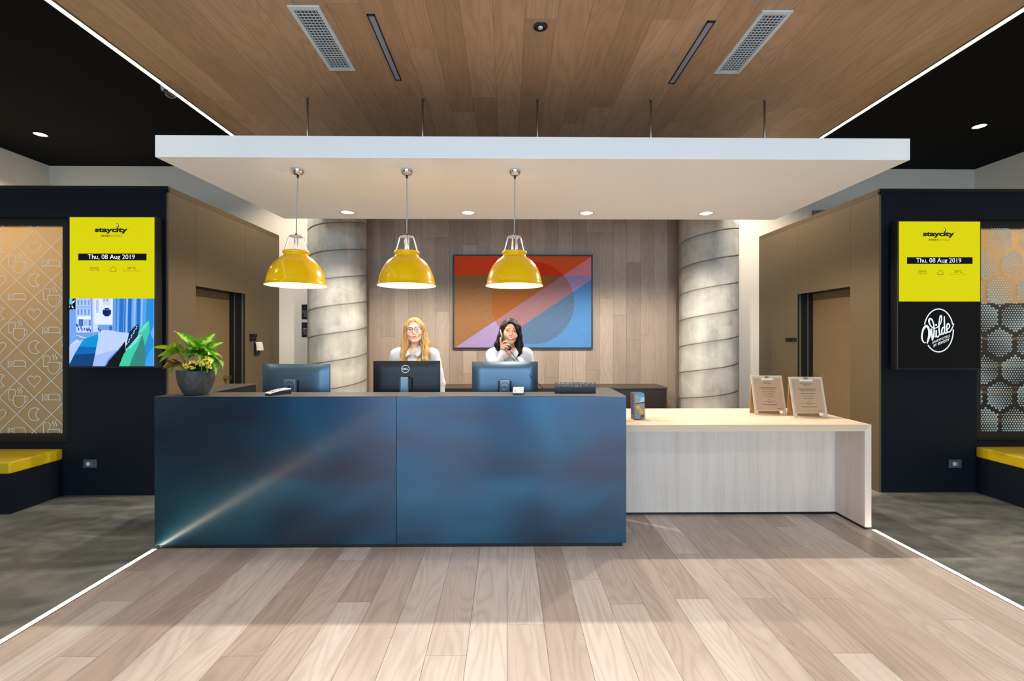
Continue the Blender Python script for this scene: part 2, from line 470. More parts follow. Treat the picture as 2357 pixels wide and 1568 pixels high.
# the two boxes beside the desk: navy fronts, bronze sides with a door each
def box_side(sign, X, x_out, win0, win1, n, y_door0, y_door1, side):
    """sign -1 = plant side. X = face towards the desk, x_out = outer end; win0..win1 = recess"""
    lo, hi = min(X, x_out), max(X, x_out)
    w = MB()
    a, b = min(win0, win1), max(win0, win1)
    w.box(lo + (0.021 if sign > 0 else 0), a, NAVY_Y, NAVY_Y + 0.22, 0, 2.96)
    w.box(b, hi - (0.021 if sign < 0 else 0), NAVY_Y, NAVY_Y + 0.22, 0, 2.96)
    w.box(a, b, NAVY_Y, NAVY_Y + 0.22, 2.69, 2.96)
    w.box(a, b, NAVY_Y, NAVY_Y + 0.22, 0, 0.50)
    wl = struct(w.build('wall_' + side, M_navy), 'navy laminate wall front with a recessed window and a screen, ' + ('plant side' if sign < 0 else 'menu stand side'))
    cap = MB().box(lo, hi, NAVY_Y - 0.006, NAVY_Y + 0.02, 2.96, 2.99)
    cap.build('top_cap', M_black, wl)
    # dark board behind, closing the box
    s = -sign                      # +1 : face looks to +x
    core = MB()
    xi = X - s * 0.02; xo = X - s * 0.195
    c0, c1 = min(xi, xo), max(xi, xo)
    core.box(c0, c1, NAVY_Y + 0.22, y_door0 - 0.02, 0, 2.93)
    core.box(c0, c1, y_door1 + 0.02, BACK_Y - 0.001, 0, 2.93)
    core.box(c0, c1, y_door0 - 0.02, y_door1 + 0.02, 2.09, 2.93)
    ws = struct(core.build('wall_%s_side' % side, M_black), 'bronze laminate clad wall with a flush door, ' + ('plant side' if sign < 0 else 'menu stand side'))
    p0, p1 = min(X, xi), max(X, xi)
    g_ = 0.0015
    bx('panel', M_brown, ws, p0, p1, NAVY_Y + 0.001, y_door0 - g_, 0, 2.93)
    bx('panel', M_brown, ws, p0, p1, y_door0 + g_, y_door1 - g_, 2.07, 2.93)
    bx('panel', M_brown, ws, p0, p1, y_door1 + g_, BACK_Y - 0.002, 0, 2.93)
    bx('top_cap', M_brown_cap, ws, min(X - s * 0.001, xo), max(X - s * 0.001, xo), NAVY_Y + 0.0205, BACK_Y - 0.002, 2.9315, 2.99)
    # door: lining, leaf, knob, metal edge strips
    dr = bpy.data.objects.new('door_%d' % n, None); COL.objects.link(dr); dr.location = (xo, (y_door0 + y_door1) / 2, 0)
    tag(dr, 'bronze flush door with black reveal and steel knob, ' + ('plant side' if sign < 0 else 'menu stand side'), None, None, 'structure')
    xa = X - s * 0.004
    l0, l1 = min(xa, xo), max(xa, xo)
    fr = MB()
    fr.box(l0, l1, y_door1, y_door1 + 0.018, 0, 2.09)
    fr.box(l0, l1, y_door0 - 0.018, y_door0, 0, 2.09)
    fr.box(l0, l1, y_door0, y_door1, 2.072, 2.09)
    fr.build('frame', M_black, dr)
    leaf0, leaf1 = min(xo, xo - s * 0.045), max(xo, xo - s * 0.045)
    bx('leaf', M_brown_door, dr, leaf0, leaf1, y_door0 + 0.002, y_door1 - 0.002, 0.008, 2.07)
    for dx, wd in ((0.13, 0.011), (0.032, 0.020)):
        cx = X - s * dx
        bx('edge_strip', M_steel, dr, cx - wd / 2, cx + wd / 2, y_door1 - 0.004, y_door1 - 0.0002, 0, 2.07)
    kz = 1.03; ky = y_door1 - 0.10
    kn = MB()
    for (d0, d1, r_) in ((0.0, 0.012, 0.027), (0.012, 0.045, 0.011), (0.045, 0.056, 0.024), (0.056, 0.068, 0.030)):
        kn.tube([(xo + s * d0, ky, kz), (xo + s * d1, ky, kz)], r_, 16)
    autosmooth(kn.build('knob', M_steel, dr))
    MB().tube([(xo, ky, kz - 0.115), (xo + s * 0.014, ky, kz - 0.115)], 0.026, 16).build('keyhole_rose', M_steel, dr)
    bx('threshold', M_black, ws, l0, l1, y_door0, y_door1, 0, 0.006)
    # outer back closing panel so the box is not open behind the window
    struct(bx('wall_%s_room' % side, M_black, None, lo + 0.26, hi - 0.26, NAVY_Y + 1.0, NAVY_Y + 1.05, 0.0, 2.9))
    struct(bx('ceiling_%s_box' % side, M_black, None, lo + 0.03, hi - 0.03, NAVY_Y + 0.26, BACK_Y, 2.90, 2.929))
    return wl
box_side(-1, SIDE_L, XL, -4.25, -6.25, 1, 4.83, 5.73, 'left')
box_side(1, SIDE_R, XR, 4.63, 6.55, 2, 4.82, 5.70, 'right')

# windows in the boxes: black frame, glass with a printed film, roller blind behind
def glass_mat():
    m, g, b = base_mat('clear_glass')
    t = m.node_tree
    tr = g.n('ShaderNodeBsdfTransparent', None, Color=(0.96, 0.97, 0.96, 1))
    gl = g.n('ShaderNodeBsdfGlossy', None, Color=(1, 1, 1, 1), Roughness=0.02)
    fr = g.n('ShaderNodeFresnel', None, IOR=1.5)
    fc = g.m('MULTIPLY', fr.outputs[0], g.m('SUBTRACT', 1.0, g.n('ShaderNodeNewGeometry').outputs['Backfacing']))
    mx = g.n('ShaderNodeMixShader', None, i0=fc, i1=tr.outputs[0], i2=gl.outputs[0])
    t.links.new(mx.outputs[0], t.nodes['Material Output'].inputs['Surface'])
    t.nodes.remove(b)
    return m
M_glass = glass_mat()
def blind_mat():
    m, g, b = base_mat('tan_blind')
    b.inputs['Base Color'].default_value = lin((222, 192, 150)); b.inputs['Roughness'].default_value = 0.8
    b.inputs['Specular IOR Level'].default_value = 0.1
    tr = g.n('ShaderNodeBsdfTranslucent', None, Color=lin((240, 212, 168)))
    mx = g.n('ShaderNodeMixShader', None, i0=0.5, i1=b.outputs[0], i2=tr.outputs[0])
    m.node_tree.links.new(mx.outputs[0], m.node_tree.nodes['Material Output'].inputs['Surface'])
    return m
M_blind = blind_mat()
M_print = mat('pale_film_print', (240, 246, 248), 0.5)
M_dot = mat('white_film_dots', (205, 214, 212), 0.5)
WIN_Y = 4.50
def window(n, x0, x1, label):
    w = bpy.data.objects.new('window_%d' % n, None); COL.objects.link(w); w.location = ((x0 + x1) / 2, WIN_Y, 0.5)
    tag(w, label, None, None, 'structure')
    f = MB()
    f.box(x0, x1, WIN_Y - 0.012, WIN_Y + 0.05, 0.50, 0.588); f.box(x0, x1, WIN_Y - 0.012, WIN_Y + 0.05, 2.618, 2.69)
    f.box(x0, x0 + 0.09, WIN_Y - 0.012, WIN_Y + 0.05, 0.588, 2.618); f.box(x1 - 0.09, x1, WIN_Y - 0.012, WIN_Y + 0.05, 0.588, 2.618)
    f.build('frame', M_black, w)
    bx('pane', M_glass, w, x0 + 0.09, x1 - 0.09, WIN_Y, WIN_Y + 0.008, 0.588, 2.618)
    return w
w1 = window(1, -6.25, -4.25, 'window with line icon film over a full tan blind')
bx('roller_blind', M_blind, w1, -6.16, -4.34, WIN_Y + 0.022, WIN_Y + 0.025, 0.588, 2.618)
# added lamps behind the film windows, out of view, brightening the blinds from the back
area_light('added_blind_backlight', (-5.2, WIN_Y + 0.75, 2.86), (R(-30), 0, 0), 1.7, 0.3, 32, (1.0, 0.95, 0.87))
area_light('added_blind_backlight', (5.6, WIN_Y + 0.75, 2.86), (R(-30), 0, 0), 1.7, 0.3, 30, (1.0, 0.95, 0.87))
# icon film: diagonal lattice with beds, cups, hearts and moons
ICO = {
 'bed': [[(-20, -9), (-20, 9.5)], [(-20, 5.5), (20, 5.5)], [(20, 9.5), (20, -1), (18.5, -5), (14.5, -7.6), (-6, -7.6), (-6, 5.5)],
         [(-13 + 4.2 * math.cos(a * PI / 6), -2 + 4.2 * math.sin(a * PI / 6)) for a in range(13)]],
 'cup': [[(-8, -4), (18, -4), (18, 12), (13, 20), (7, 23), (3, 23), (-3, 20), (-8, 12), (-8, -4)], [(18, -2), (23, -2), (24, 6), (20, 12), (17, 12)],
         [(-8, 6), (-18, 6), (-18, -8), (-20, -13), (-16, -19), (-6, -19), (-2, -14), (-4, -8), (-4, -4)],
         [(5, -24), (2, -19), (7, -15), (4, -9)], [(11, -24), (8, -19), (13, -15), (10, -9)]],
 'heart': [[(15 * math.sin(t) ** 3, -(12.2 * math.cos(t) - 4.8 * math.cos(2 * t) - 1.9 * math.cos(3 * t) - 0.9 * math.cos(4 * t))) for t in [i * 2 * PI / 26 for i in range(27)]]],
 'moon': [[(2 + 15 * math.cos(t), 15 * math.sin(t)) for t in [R(50) + i * R(260) / 16 for i in range(17)]] +
          [], [(16 + 12.5 * math.cos(t), 12 * math.sin(t)) for t in [R(106) + i * R(148) / 10 for i in range(11)]]],
}
def icon_film():
    lat = MB(); mp = lambda u, v: (u, WIN_Y - 0.0012, v)
    cx0, cz0 = at(39, 874, WIN_Y).x, at(39, 838, WIN_Y).z       # centre of a bed diamond
    hx, hz = 0.1675, 0.1640
    X0, X1, Z0, Z1 = -6.16, -4.34, 0.588, 2.618
    sl = hz / hx
    def clip(p, q):
        # keep the stroke inside the pane
        (x0_, z0_), (x1_, z1_) = p, q
        t0, t1 = 0.0, 1.0
        for d, e in ((x0_ - X0, x1_ - x0_), (X1 - x0_, x0_ - x1_), (z0_ - Z0, z1_ - z0_), (Z1 - z0_, z0_ - z1_)):
            if abs(e) < 1e-9:
                if d < 0: return None
                continue
            t = -d / e
            if e > 0: t0 = max(t0, t)
            else: t1 = min(t1, t)
        if t0 >= t1: return None
        return ((x0_ + t0 * (x1_ - x0_), z0_ + t0 * (z1_ - z0_)), (x0_ + t1 * (x1_ - x0_), z0_ + t1 * (z1_ - z0_)))
    for k in range(-40, 40):
        for sg in (1, -1):
            zc = cz0 + (2 * k + 1) * hz
            c = clip((cx0 - 4, zc - sg * sl * 4), (cx0 + 4, zc + sg * sl * 4))
            if c: lat.ribbon(list(c), 0.0050, mp)
    lat.build('lattice_print', M_print, w1)
    sc = 0.00430 / 1.0 * 0.98
    for i in range(-12, 6):
        for j in range(-8, 8):
            if (i + j) % 2: continue
            x_ = cx0 + i * hx; z_ = cz0 + j * hz
            if i % 2 == 0: kind = 'bed' if ((i // 2 + j // 2) % 2 == 0) else 'cup'
            else: kind = 'moon' if (((i - 1) // 2 + (j - 1) // 2) % 2 == 0) else 'heart'
            ic = MB(); ok = False
            for st in ICO[kind]:
                pts = [(x_ + p[0] * sc, z_ - p[1] * sc) for p in st]
                run = []
                for p, q in zip(pts, pts[1:]):
                    c = clip(p, q)
                    if c:
                        if not run: run = [c[0]]
                        run.append(c[1])
                    elif run:
                        if len(run) > 1: ic.ribbon(run, 0.0050, mp); ok = True
                        run = []
                if len(run) > 1: ic.ribbon(run, 0.0050, mp); ok = True
            if ok: ic.build(kind + '_print', M_print, w1)
icon_film()

w2 = window(2, 4.63, 6.55, 'window with hexagon dot film and a half lowered tan blind')
bx('roller_blind', M_blind, w2, 4.72, 6.46, WIN_Y + 0.022, WIN_Y + 0.025, 1.87, 2.618)
M_shelf = mat('dim_shelf_wood', (120, 90, 60), 0.6, noise=0.15, nscale=20)
for z_ in (1.50, 1.22, 0.95, 0.65):
    bx('room_shelf', M_shelf, w2, 4.72, 6.46, WIN_Y + 0.12, WIN_Y + 0.5, z_, z_ + 0.025)
dots = MB()
hs = 0.303; rh = hs * 0.866
dsx = 0.0262; dsz = dsx * 0.866
c0 = at(2301, 791, WIN_Y)
rows = int(2.03 / dsz) + 1
for r_ in range(rows):
    z_ = 0.594 + r_ * dsz
    for k in range(int(1.74 / dsx)):
        x_ = 4.728 + k * dsx + (dsx / 2 if r_ % 2 else 0)
        if x_ > 6.455: continue
        # nearest hexagon centre
        best = None
        jr = round((z_ - c0.z) / rh)
        for j in (jr - 1, jr, jr + 1):
            ox = c0.x + (hs / 2 if j % 2 else 0)
            i_ = round((x_ - ox) / hs)
            hx_, hz_ = ox + i_ * hs, c0.z + j * rh
            d = (x_ - hx_) ** 2 + (z_ - hz_) ** 2
            if best is None or d < best[0]: best = (d, hx_, hz_, i_ * 7 + j * 3)
        _, hx_, hz_, sd = best
        dx, dz = abs(x_ - hx_), abs(z_ - hz_)
        if max(dx, dx * 0.5 + dz * 0.866) > hs * 0.5 - 0.021: continue
        a = (sd % 4) * PI / 2 + 0.6
        g_ = ((x_ - hx_) * math.cos(a) + (z_ - hz_) * math.sin(a)) / (hs * 0.5)
        rr = dsx * (0.335 + 0.11 * g_)
        n8 = 8
        dots.poly([(x_ + rr * math.cos(2 * PI * q / n8), WIN_Y - 0.0012, z_ + rr * math.sin(2 * PI * q / n8)) for q in range(n8)])
tag(dots.build('dot_print', M_dot, w2), kind='stuff')

# light strips
def strip(name, x, y0, y1, z0, z1, label, cat='light strip'):
    t = thing(name, label, cat, (x, (y0 + y1) / 2, z0), group='linear lights along the timber zone')
    bx('diffuser', M_led, t, x - 0.016, x + 0.016, y0, y1, z0, z1)
    h = MB(); h.box(x - 0.0225, x - 0.0162, y0, y1, z0, z1); h.box(x + 0.0162, x + 0.0225, y0, y1, z0, z1)
    h.build('channel', M_steel, t)
    return t
strip('light_strip', CLED_L, REAR_Y + 0.05, BACK_Y - 0.05, WOOD_Z - 0.006, WOOD_Z + 0.002, 'ceiling light strip bordering the timber boards on the plant side')
strip('light_strip', CLED_R, REAR_Y + 0.05, BACK_Y - 0.05, WOOD_Z - 0.006, WOOD_Z + 0.002, 'ceiling light strip bordering the timber boards on the menu stand side')
strip('light_strip', LED_L, REAR_Y + 0.05, 3.305, -0.012, 0.002, 'floor light strip running up to the blue steel counter')
strip('light_strip', LED_R, REAR_Y + 0.05, 3.58, -0.012, 0.002, 'floor light strip running up to the wooden desk leg')

# concrete columns
def column(cx, cy, r, phase, label):
    pitch = 0.352; n, H = 128, BLACK_Z if False else WOOD_Z
    nz = 620
    th = np.linspace(0, 2 * PI, n, endpoint=False); zz = np.linspace(0, H, nz)
    T, Z = np.meshgrid(th, zz)
    ph = (Z / pitch - T / (2 * PI) + phase) % 1.0
    d = np.minimum(ph, 1 - ph) * pitch
    rad = r - 0.006 * np.exp(-(d / 0.006) ** 2) - 0.0025 * np.exp(-(((1 - ph) * pitch) / 0.05) ** 2)
    V = np.stack([cx + rad * np.cos(T), cy + rad * np.sin(T), Z], -1).reshape(-1, 3)
    F = []
    for i in range(nz - 1):
        for k in range(n):
            j = (k + 1) % n
            F.append((i * n + k, i * n + j, (i + 1) * n + j, (i + 1) * n + k))
    mb = MB(); mb.v = [tuple(q) for q in V]; mb.f = F; mb.mi = [0] * len(F)
    o = mb.build('column', M_column, None, smooth=True, origin=(cx, cy, 0))
    at_ = o.data.attributes.new('seam', 'FLOAT', 'POINT')
    dd = np.where(ph < 0.5, ph * pitch, (1 - ph) * pitch)
    sv = 0.75 * np.exp(-(dd / 0.005) ** 2) + 0.55 * np.exp(-(((1 - ph) * pitch) / 0.07)) + 0.18 * np.exp(-(ph * pitch / 0.05))
    at_.data.foreach_set('value', sv.reshape(-1).astype(np.float32))
    tag(o, label, 'column', 'spiral seamed concrete columns')
    return o
def column_mat():
    m, g, b = base_mat('cast_concrete')
    tc = g.n('ShaderNodeTexCoord').outputs['Object']
    a = g.noise(tc, 3.2, 6.0, 0.6, 0.6)
    st = g.n('ShaderNodeVectorMath', {'operation': 'MULTIPLY'}, i0=tc, i1=(6, 6, 0.8)).outputs[0]
    s2 = g.noise(st, 1.0, 4.0, 0.6)
    fine = g.noise(tc, 60, 4.0, 0.6)
    v = g.m('ADD', g.m('MULTIPLY', a, 0.65), g.m('MULTIPLY_ADD', s2, 0.4, g.m('MULTIPLY', fine, 0.06)))
    col = g.ramp(v, [(0.33, lin((112, 112, 106))), (0.52, lin((172, 170, 161))), (0.72, lin((205, 201, 190)))])
    se = g.n('ShaderNodeAttribute', {'attribute_name': 'seam'}).outputs['Fac']
    brk = g.m('MULTIPLY', se, g.m('MULTIPLY_ADD', a, 1.3, 0.15))
    col = g.mix(g.m('MINIMUM', brk, 0.85), col, lin((58, 56, 52)))
    pit = g.n('ShaderNodeMapRange', None, Value=g.noise(tc, 22, 1.0), From_Min=0.80, From_Max=0.84).outputs[0]
    col = g.mix(g.m('MULTIPLY', pit, 0.6), col, lin((60, 58, 54)))
    g.t.links.new(col, b.inputs['Base Color'])
    b.inputs['Roughness'].default_value = 0.6
    b.inputs['Specular IOR Level'].default_value = 0.35
    g.t.links.new(g.bump(fine, 0.15, 0.004), b.inputs['Normal'])
    return m
M_column = column_mat()
column(-2.285, 6.16, 0.375, 0.30, 'spiral seamed concrete column behind the monitor nearest the plant')
column(2.735, 6.16, 0.375, 0.52, 'spiral seamed concrete column above the wooden desk')

# ------------------------------------------------------------------ reception counter
def steel_mat():
    m, g, b = base_mat('blued_steel')
    tc = g.n('ShaderNodeTexCoord').outputs['Object']
    st = g.n('ShaderNodeVectorMath', {'operation': 'MULTIPLY'}, i0=tc, i1=(0.5, 1.0, 1.1)).outputs[0]
    a = g.noise(st, 1.5, 2.0, 0.45, 0.6)
    col = g.ramp(a, [(0.36, lin((42, 50, 70))), (0.52, lin((30, 66, 92))), (0.68, lin((28, 90, 118)))])
    g.t.links.new(col, b.inputs['Base Color'])
    b.inputs['Metallic'].default_value = 1.0
    b.inputs['Roughness'].default_value = 0.38
    b.inputs['Coat Weight'].default_value = 1.0
    b.inputs['Coat Roughness'].default_value = 0.16
    b.inputs['Coat IOR'].default_value = 1.5
    return m
M_blued = steel_mat()
M_topsteel = mat('waxed_dark_steel', (96, 92, 88), 0.42, metal=0.75, noise=0.12, nscale=9)
CF, CT, CL, CR = 3.31, 1.10, -2.545, 0.868
SEAM = at(912, 1000, CF).x
cn = thing('reception_counter', 'long blue-black steel reception counter with two front panels', 'counter', ((CL + CR) / 2, CF, 0))
bx('front_panel', M_blued, cn, CL, SEAM - 0.0012, CF, CF + 0.025, 0.028, CT - 0.004, 0.0015)
bx('front_panel', M_blued, cn, SEAM + 0.0012, CR, CF, CF + 0.025, 0.028, CT - 0.004, 0.0015)
tp = MB()
poly = [(CL, CF), (CR, CF), (CR, 3.86), (CR - 0.26, 3.86), (CR - 0.26, CF + 0.26), (CL + 0.25, CF + 0.26), (CL + 0.25, 4.22), (CL, 4.22)]
tp.prism(poly, 2, CT - 0.0035, CT)
tp.build('counter_top', M_topsteel, cn)
un = MB(); un.prism([(CL + 0.02, CF + 0.026), (CR - 0.02, CF + 0.026), (CR - 0.02, 3.85), (CR - 0.24, 3.85), (CR - 0.24, CF + 0.25), (CL + 0.24, CF + 0.25), (CL + 0.24, 4.20), (CL + 0.02, 4.20)], 2, 0.02, CT - 0.004)
un.build('carcass', M_black, cn)
bx('side_panel', M_blued, cn, CL, CL + 0.02, CF + 0.026, 4.22, 0.028, CT - 0.004)
bx('side_panel', M_blued, cn, CR - 0.02, CR, CF + 0.026, 3.86, 0.028, CT - 0.004)
bx('plinth', M_black, cn, CL + 0.03, CR - 0.03, CF + 0.012, CF + 0.03, 0.0, 0.028)

# staff desk behind the counter
sd = thing('staff_desk', 'low black staff desk hidden behind the blue steel counter', 'desk', (-0.85, 3.85, 0))
bx('desk_top', M_black, sd, CL + 0.26, CR - 0.26, CF + 0.27, 4.02, 0.745, 0.775)
for x_ in (CL + 0.28, -0.9, CR - 0.32): bx('leg', M_black, sd, x_, x_ + 0.04, CF + 0.30, 3.98, 0.0, 0.745)

# black credenza along the back wall
M_credenza = mat('dark_credenza', (38, 33, 29), 0.4, noise=0.1, nscale=12)
M_credenza_top = mat('dark_credenza_top', (66, 57, 49), 0.35, noise=0.08, nscale=12)
cr = thing('credenza', 'low black credenza against the boarded back wall', 'cabinet', (0.6, 6.3, 0))
CX0, CX1, CY0, CY1 = -1.75, 2.14, 6.05, 6.535
bx('body', M_credenza, cr, CX0 + 0.01, CX1 - 0.01, CY0 + 0.02, CY1, 0.06, 0.835)
bx('top', M_credenza_top, cr, CX0, CX1, CY0, CY1, 0.835, 0.857, 0.002)
bx('plinth', M_black, cr, CX0 + 0.04, CX1 - 0.04, CY0 + 0.06, CY1, 0.0, 0.06)
for i in range(6):
    w_ = (CX1 - CX0 - 0.02) / 6
    bx('door', M_credenza, cr, CX0 + 0.01 + i * w_ + 0.002, CX0 + 0.01 + (i + 1) * w_ - 0.002, CY0 + 0.003, CY0 + 0.02, 0.065, 0.83)

# pale wooden desk beside the counter
DF, DT, DX1 = 3.58, 0.835, 2.888
dk = thing('wooden_desk', 'pale oak waterfall desk joined to the blue steel counter', 'desk', (1.9, 4.0, 0))
tk = 0.052
t_ = MB(); t_.prism([(CR + 0.001, DT - tk), (DX1 - tk, DT - tk), (DX1, DT), (CR + 0.001, DT)], 1, DF, 4.41)
t_.build('desk_top', M_desk_top, dk)
t_ = MB(); t_.prism([(DX1 - tk, 0.022), (DX1, 0.022), (DX1, DT - 0.0004), (DX1 - tk, DT - tk - 0.0004)], 1, DF, 4.41)
t_.build('end_panel', M_desk_wood, dk)
bx('modesty_panel', M_desk_wood, dk, CR + 0.001, DX1 - tk - 0.001, 3.90, 3.93, 0.022, DT - tk - 0.001)
bx('plinth', M_black, dk, CR + 0.01, DX1 - tk, 3.908, 3.925, 0.0, 0.022)
bx('plinth', M_black, dk, DX1 - tk + 0.008, DX1 - 0.012, DF + 0.012, 4.40, 0.0, 0.022)

# ------------------------------------------------------------------ suspended canopy
CZ0, CZ1 = 2.80, 2.955
cf_l, cf_r = at(356.5, 364, 3.235), at(2095, 368, 3.235)
M_canopy = mat('canopy_white', (246, 245, 244), 0.6, bump=0.02, nscale=200)
cp = thing('suspended_canopy', 'wide white canopy slab hanging from steel rods above the counter', 'canopy', ((cf_l.x + cf_r.x) / 2, 4.07, CZ0))
c_ = MB(); c_.prism([(cf_l.x, 3.235), (cf_r.x, 3.235), (cf_r.x + 0.01, 4.905), (cf_l.x + 0.09, 4.905)], 2, CZ0, CZ1)
bevel(c_.build('slab', M_canopy, cp), 0.003)
for px in (708, 973, 1237, 1498, 1760):
    x_ = at(px, 227, 3.585).x
    MB().tube([(x_, 3.585, CZ1 - 0.002), (x_, 3.585, WOOD_Z)], 0.0075, 12).build('rod', M_steel, cp, smooth=True)
    MB().tube([(x_, 3.585, WOOD_Z - 0.012), (x_, 3.585, WOOD_Z)], 0.013, 12).build('rod_socket', M_steel, cp)
for px in (708, 1498, 1760):
    x_ = at(px, 227, 3.585).x
    MB().tube([(x_, 4.6, CZ1 - 0.002), (x_, 4.6, WOOD_Z)], 0.0075, 12).build('rod', M_steel, cp, smooth=True)

# ------------------------------------------------------------------ lights
M_lamp_on = emission_mat('warm_lamp_on', (255, 244, 226), 30.0)
M_lamp_cool = emission_mat('white_lamp_on', (255, 250, 242), 12.0)
M_lamp_soft = emission_mat('lit_reflector', (240, 242, 242), 1.5)
WARM = (1.0, 0.91, 0.78)
def spot(name, loc, power, ang, blend, col, rad):
    d = bpy.data.lights.new(name, 'SPOT'); d.energy = power; d.spot_size = ang; d.spot_blend = blend; d.color = col; d.shadow_soft_size = rad
    o = bpy.data.objects.new(name, d); COL.objects.link(o); o.location = loc
    return o
DN = ['under the canopy corner nearest the plant', 'under the canopy above the woman in glasses', 'under the canopy in front of the painting', 'under the canopy corner above the menu stands']
for k, px in enumerate((800, 1077, 1350, 1625)):
    p = at(px, 490.5, 4.65)
    t = thing('downlight', 'recessed round downlight ' + DN[k], 'downlight', (p.x, 4.65, CZ0), group='canopy downlights')
    c = (p.x, 4.65, CZ0)
    autosmooth(MB().lathe([(0.066, -0.001), (0.080, -0.001), (0.082, -0.004), (0.078, -0.006), (0.068, -0.005), (0.066, -0.001)], c, 32, cap=False).build('ring', M_white, t))
    rf = MB(); rf.lathe([(0.067, -0.0045), (0.064, -0.0012)], c, 24, cap=False)
    rf.build('reflector_rim', M_chrome, t, smooth=True)
    for a in range(3):
        b_ = MB(); ca = 2 * PI * a / 3 + 0.5
        b_.sphere((c[0] + 0.030 * math.cos(ca), c[1] + 0.030 * math.sin(ca), c[2] - 0.001), (0.022, 0.022, 0.004), 14, 6)
        b_.build('lamp', M_lamp_cool, t, smooth=True)
    MB().lathe([(0.0001, -0.0006), (0.066, -0.0006)], c, 24).build('reflector', M_lamp_soft, t)
    spot('downlight_beam', (p.x, 4.65, CZ0 - 0.02), 80, R(156), 0.35, WARM, 0.025)
sp_ = []
for px, py, who in ((93, 314, 'plant side, at the back'), (2254, 285, 'menu stand side, at the back')):
    Y_ = (BLACK_Z - CAM_H) * F_PX / (HOR - py)
    sp_.append((at(px, py, Y_).x, Y_, who, 190))
sp_ += [(-4.6, 2.2, 'plant side, added unseen over the bench', 60), (4.9, 2.2, 'menu stand side, added unseen over the bench', 60),  # added lamps outside the view, warming the concrete floor and side walls
        (-2.92, 5.65, 'plant side, added unseen behind the canopy', 75), (3.30, 5.65, 'menu stand side, added unseen behind the canopy', 110)]  # added lamps hidden by the canopy, warming the white back wall
for x_, Y_, who, pw in sp_:
    p = Vector((x_, Y_, BLACK_Z))
    t = thing('downlight', 'lit round downlight in the black ceiling, ' + who, 'downlight', (p.x, Y_, BLACK_Z), group='black ceiling downlights')
    autosmooth(MB().lathe([(0.058, 0.0), (0.072, 0.0), (0.073, -0.004), (0.06, -0.006), (0.058, 0.0)], (p.x, Y_, BLACK_Z), 28, cap=False).build('ring', M_black, t))
    MB().lathe([(0.0001, -0.003), (0.060, -0.003)], (p.x, Y_, BLACK_Z), 28).build('lamp', M_lamp_on, t)
    spot('downlight_beam', (p.x, Y_, BLACK_Z - 0.02), pw, R(140), 0.6, WARM, 0.04)

# added lamps, out of view over the entrance end, to brighten the lobby floor
k = 0
for y_ in (0.3, -1.4, -3.2):
    for x_, sd_ in ((-1.3, 'plant side'), (1.7, 'menu stand side')):
        nm = {0.3: 'nearest the counter', -1.4: 'in the middle of the lobby', -3.2: 'nearest the entrance'}[y_]
        t = thing('downlight', 'added unseen timber ceiling downlight %s, %s' % (nm, sd_), 'downlight', (x_, y_, WOOD_Z), group='added lobby downlights')
        autosmooth(MB().lathe([(0.058, 0.0), (0.072, 0.0), (0.073, -0.004), (0.06, -0.006), (0.058, 0.0)], (x_, y_, WOOD_Z), 28, cap=False).build('ring', M_black, t))
        MB().lathe([(0.0001, -0.003), (0.060, -0.003)], (x_, y_, WOOD_Z), 28).build('lamp', M_lamp_on, t)
        spot('downlight_beam', (x_, y_, WOOD_Z - 0.02), 115, R(125), 0.55, (1.0, 0.95, 0.88), 0.14)
M_yellow = mat('yellow_enamel', (255, 197, 0), 0.2, spec=0.4, coat=0.25)
M_inner = mat('white_enamel', (250, 248, 244), 0.4)
M_alu = mat('satin_aluminium', (222, 222, 224), 0.3, metal=0.85)
M_cord = mat('grey_flex', (168, 176, 184), 0.6)
M_bulb = emission_mat('bulb_glow', (255, 236, 208), 9.0)
PY = 3.46
LZ = 1.918
PN = ['yellow dome pendant lamp nearest the plant', 'yellow dome pendant lamp above the woman in glasses', 'yellow dome pendant lamp overlapping the painting']
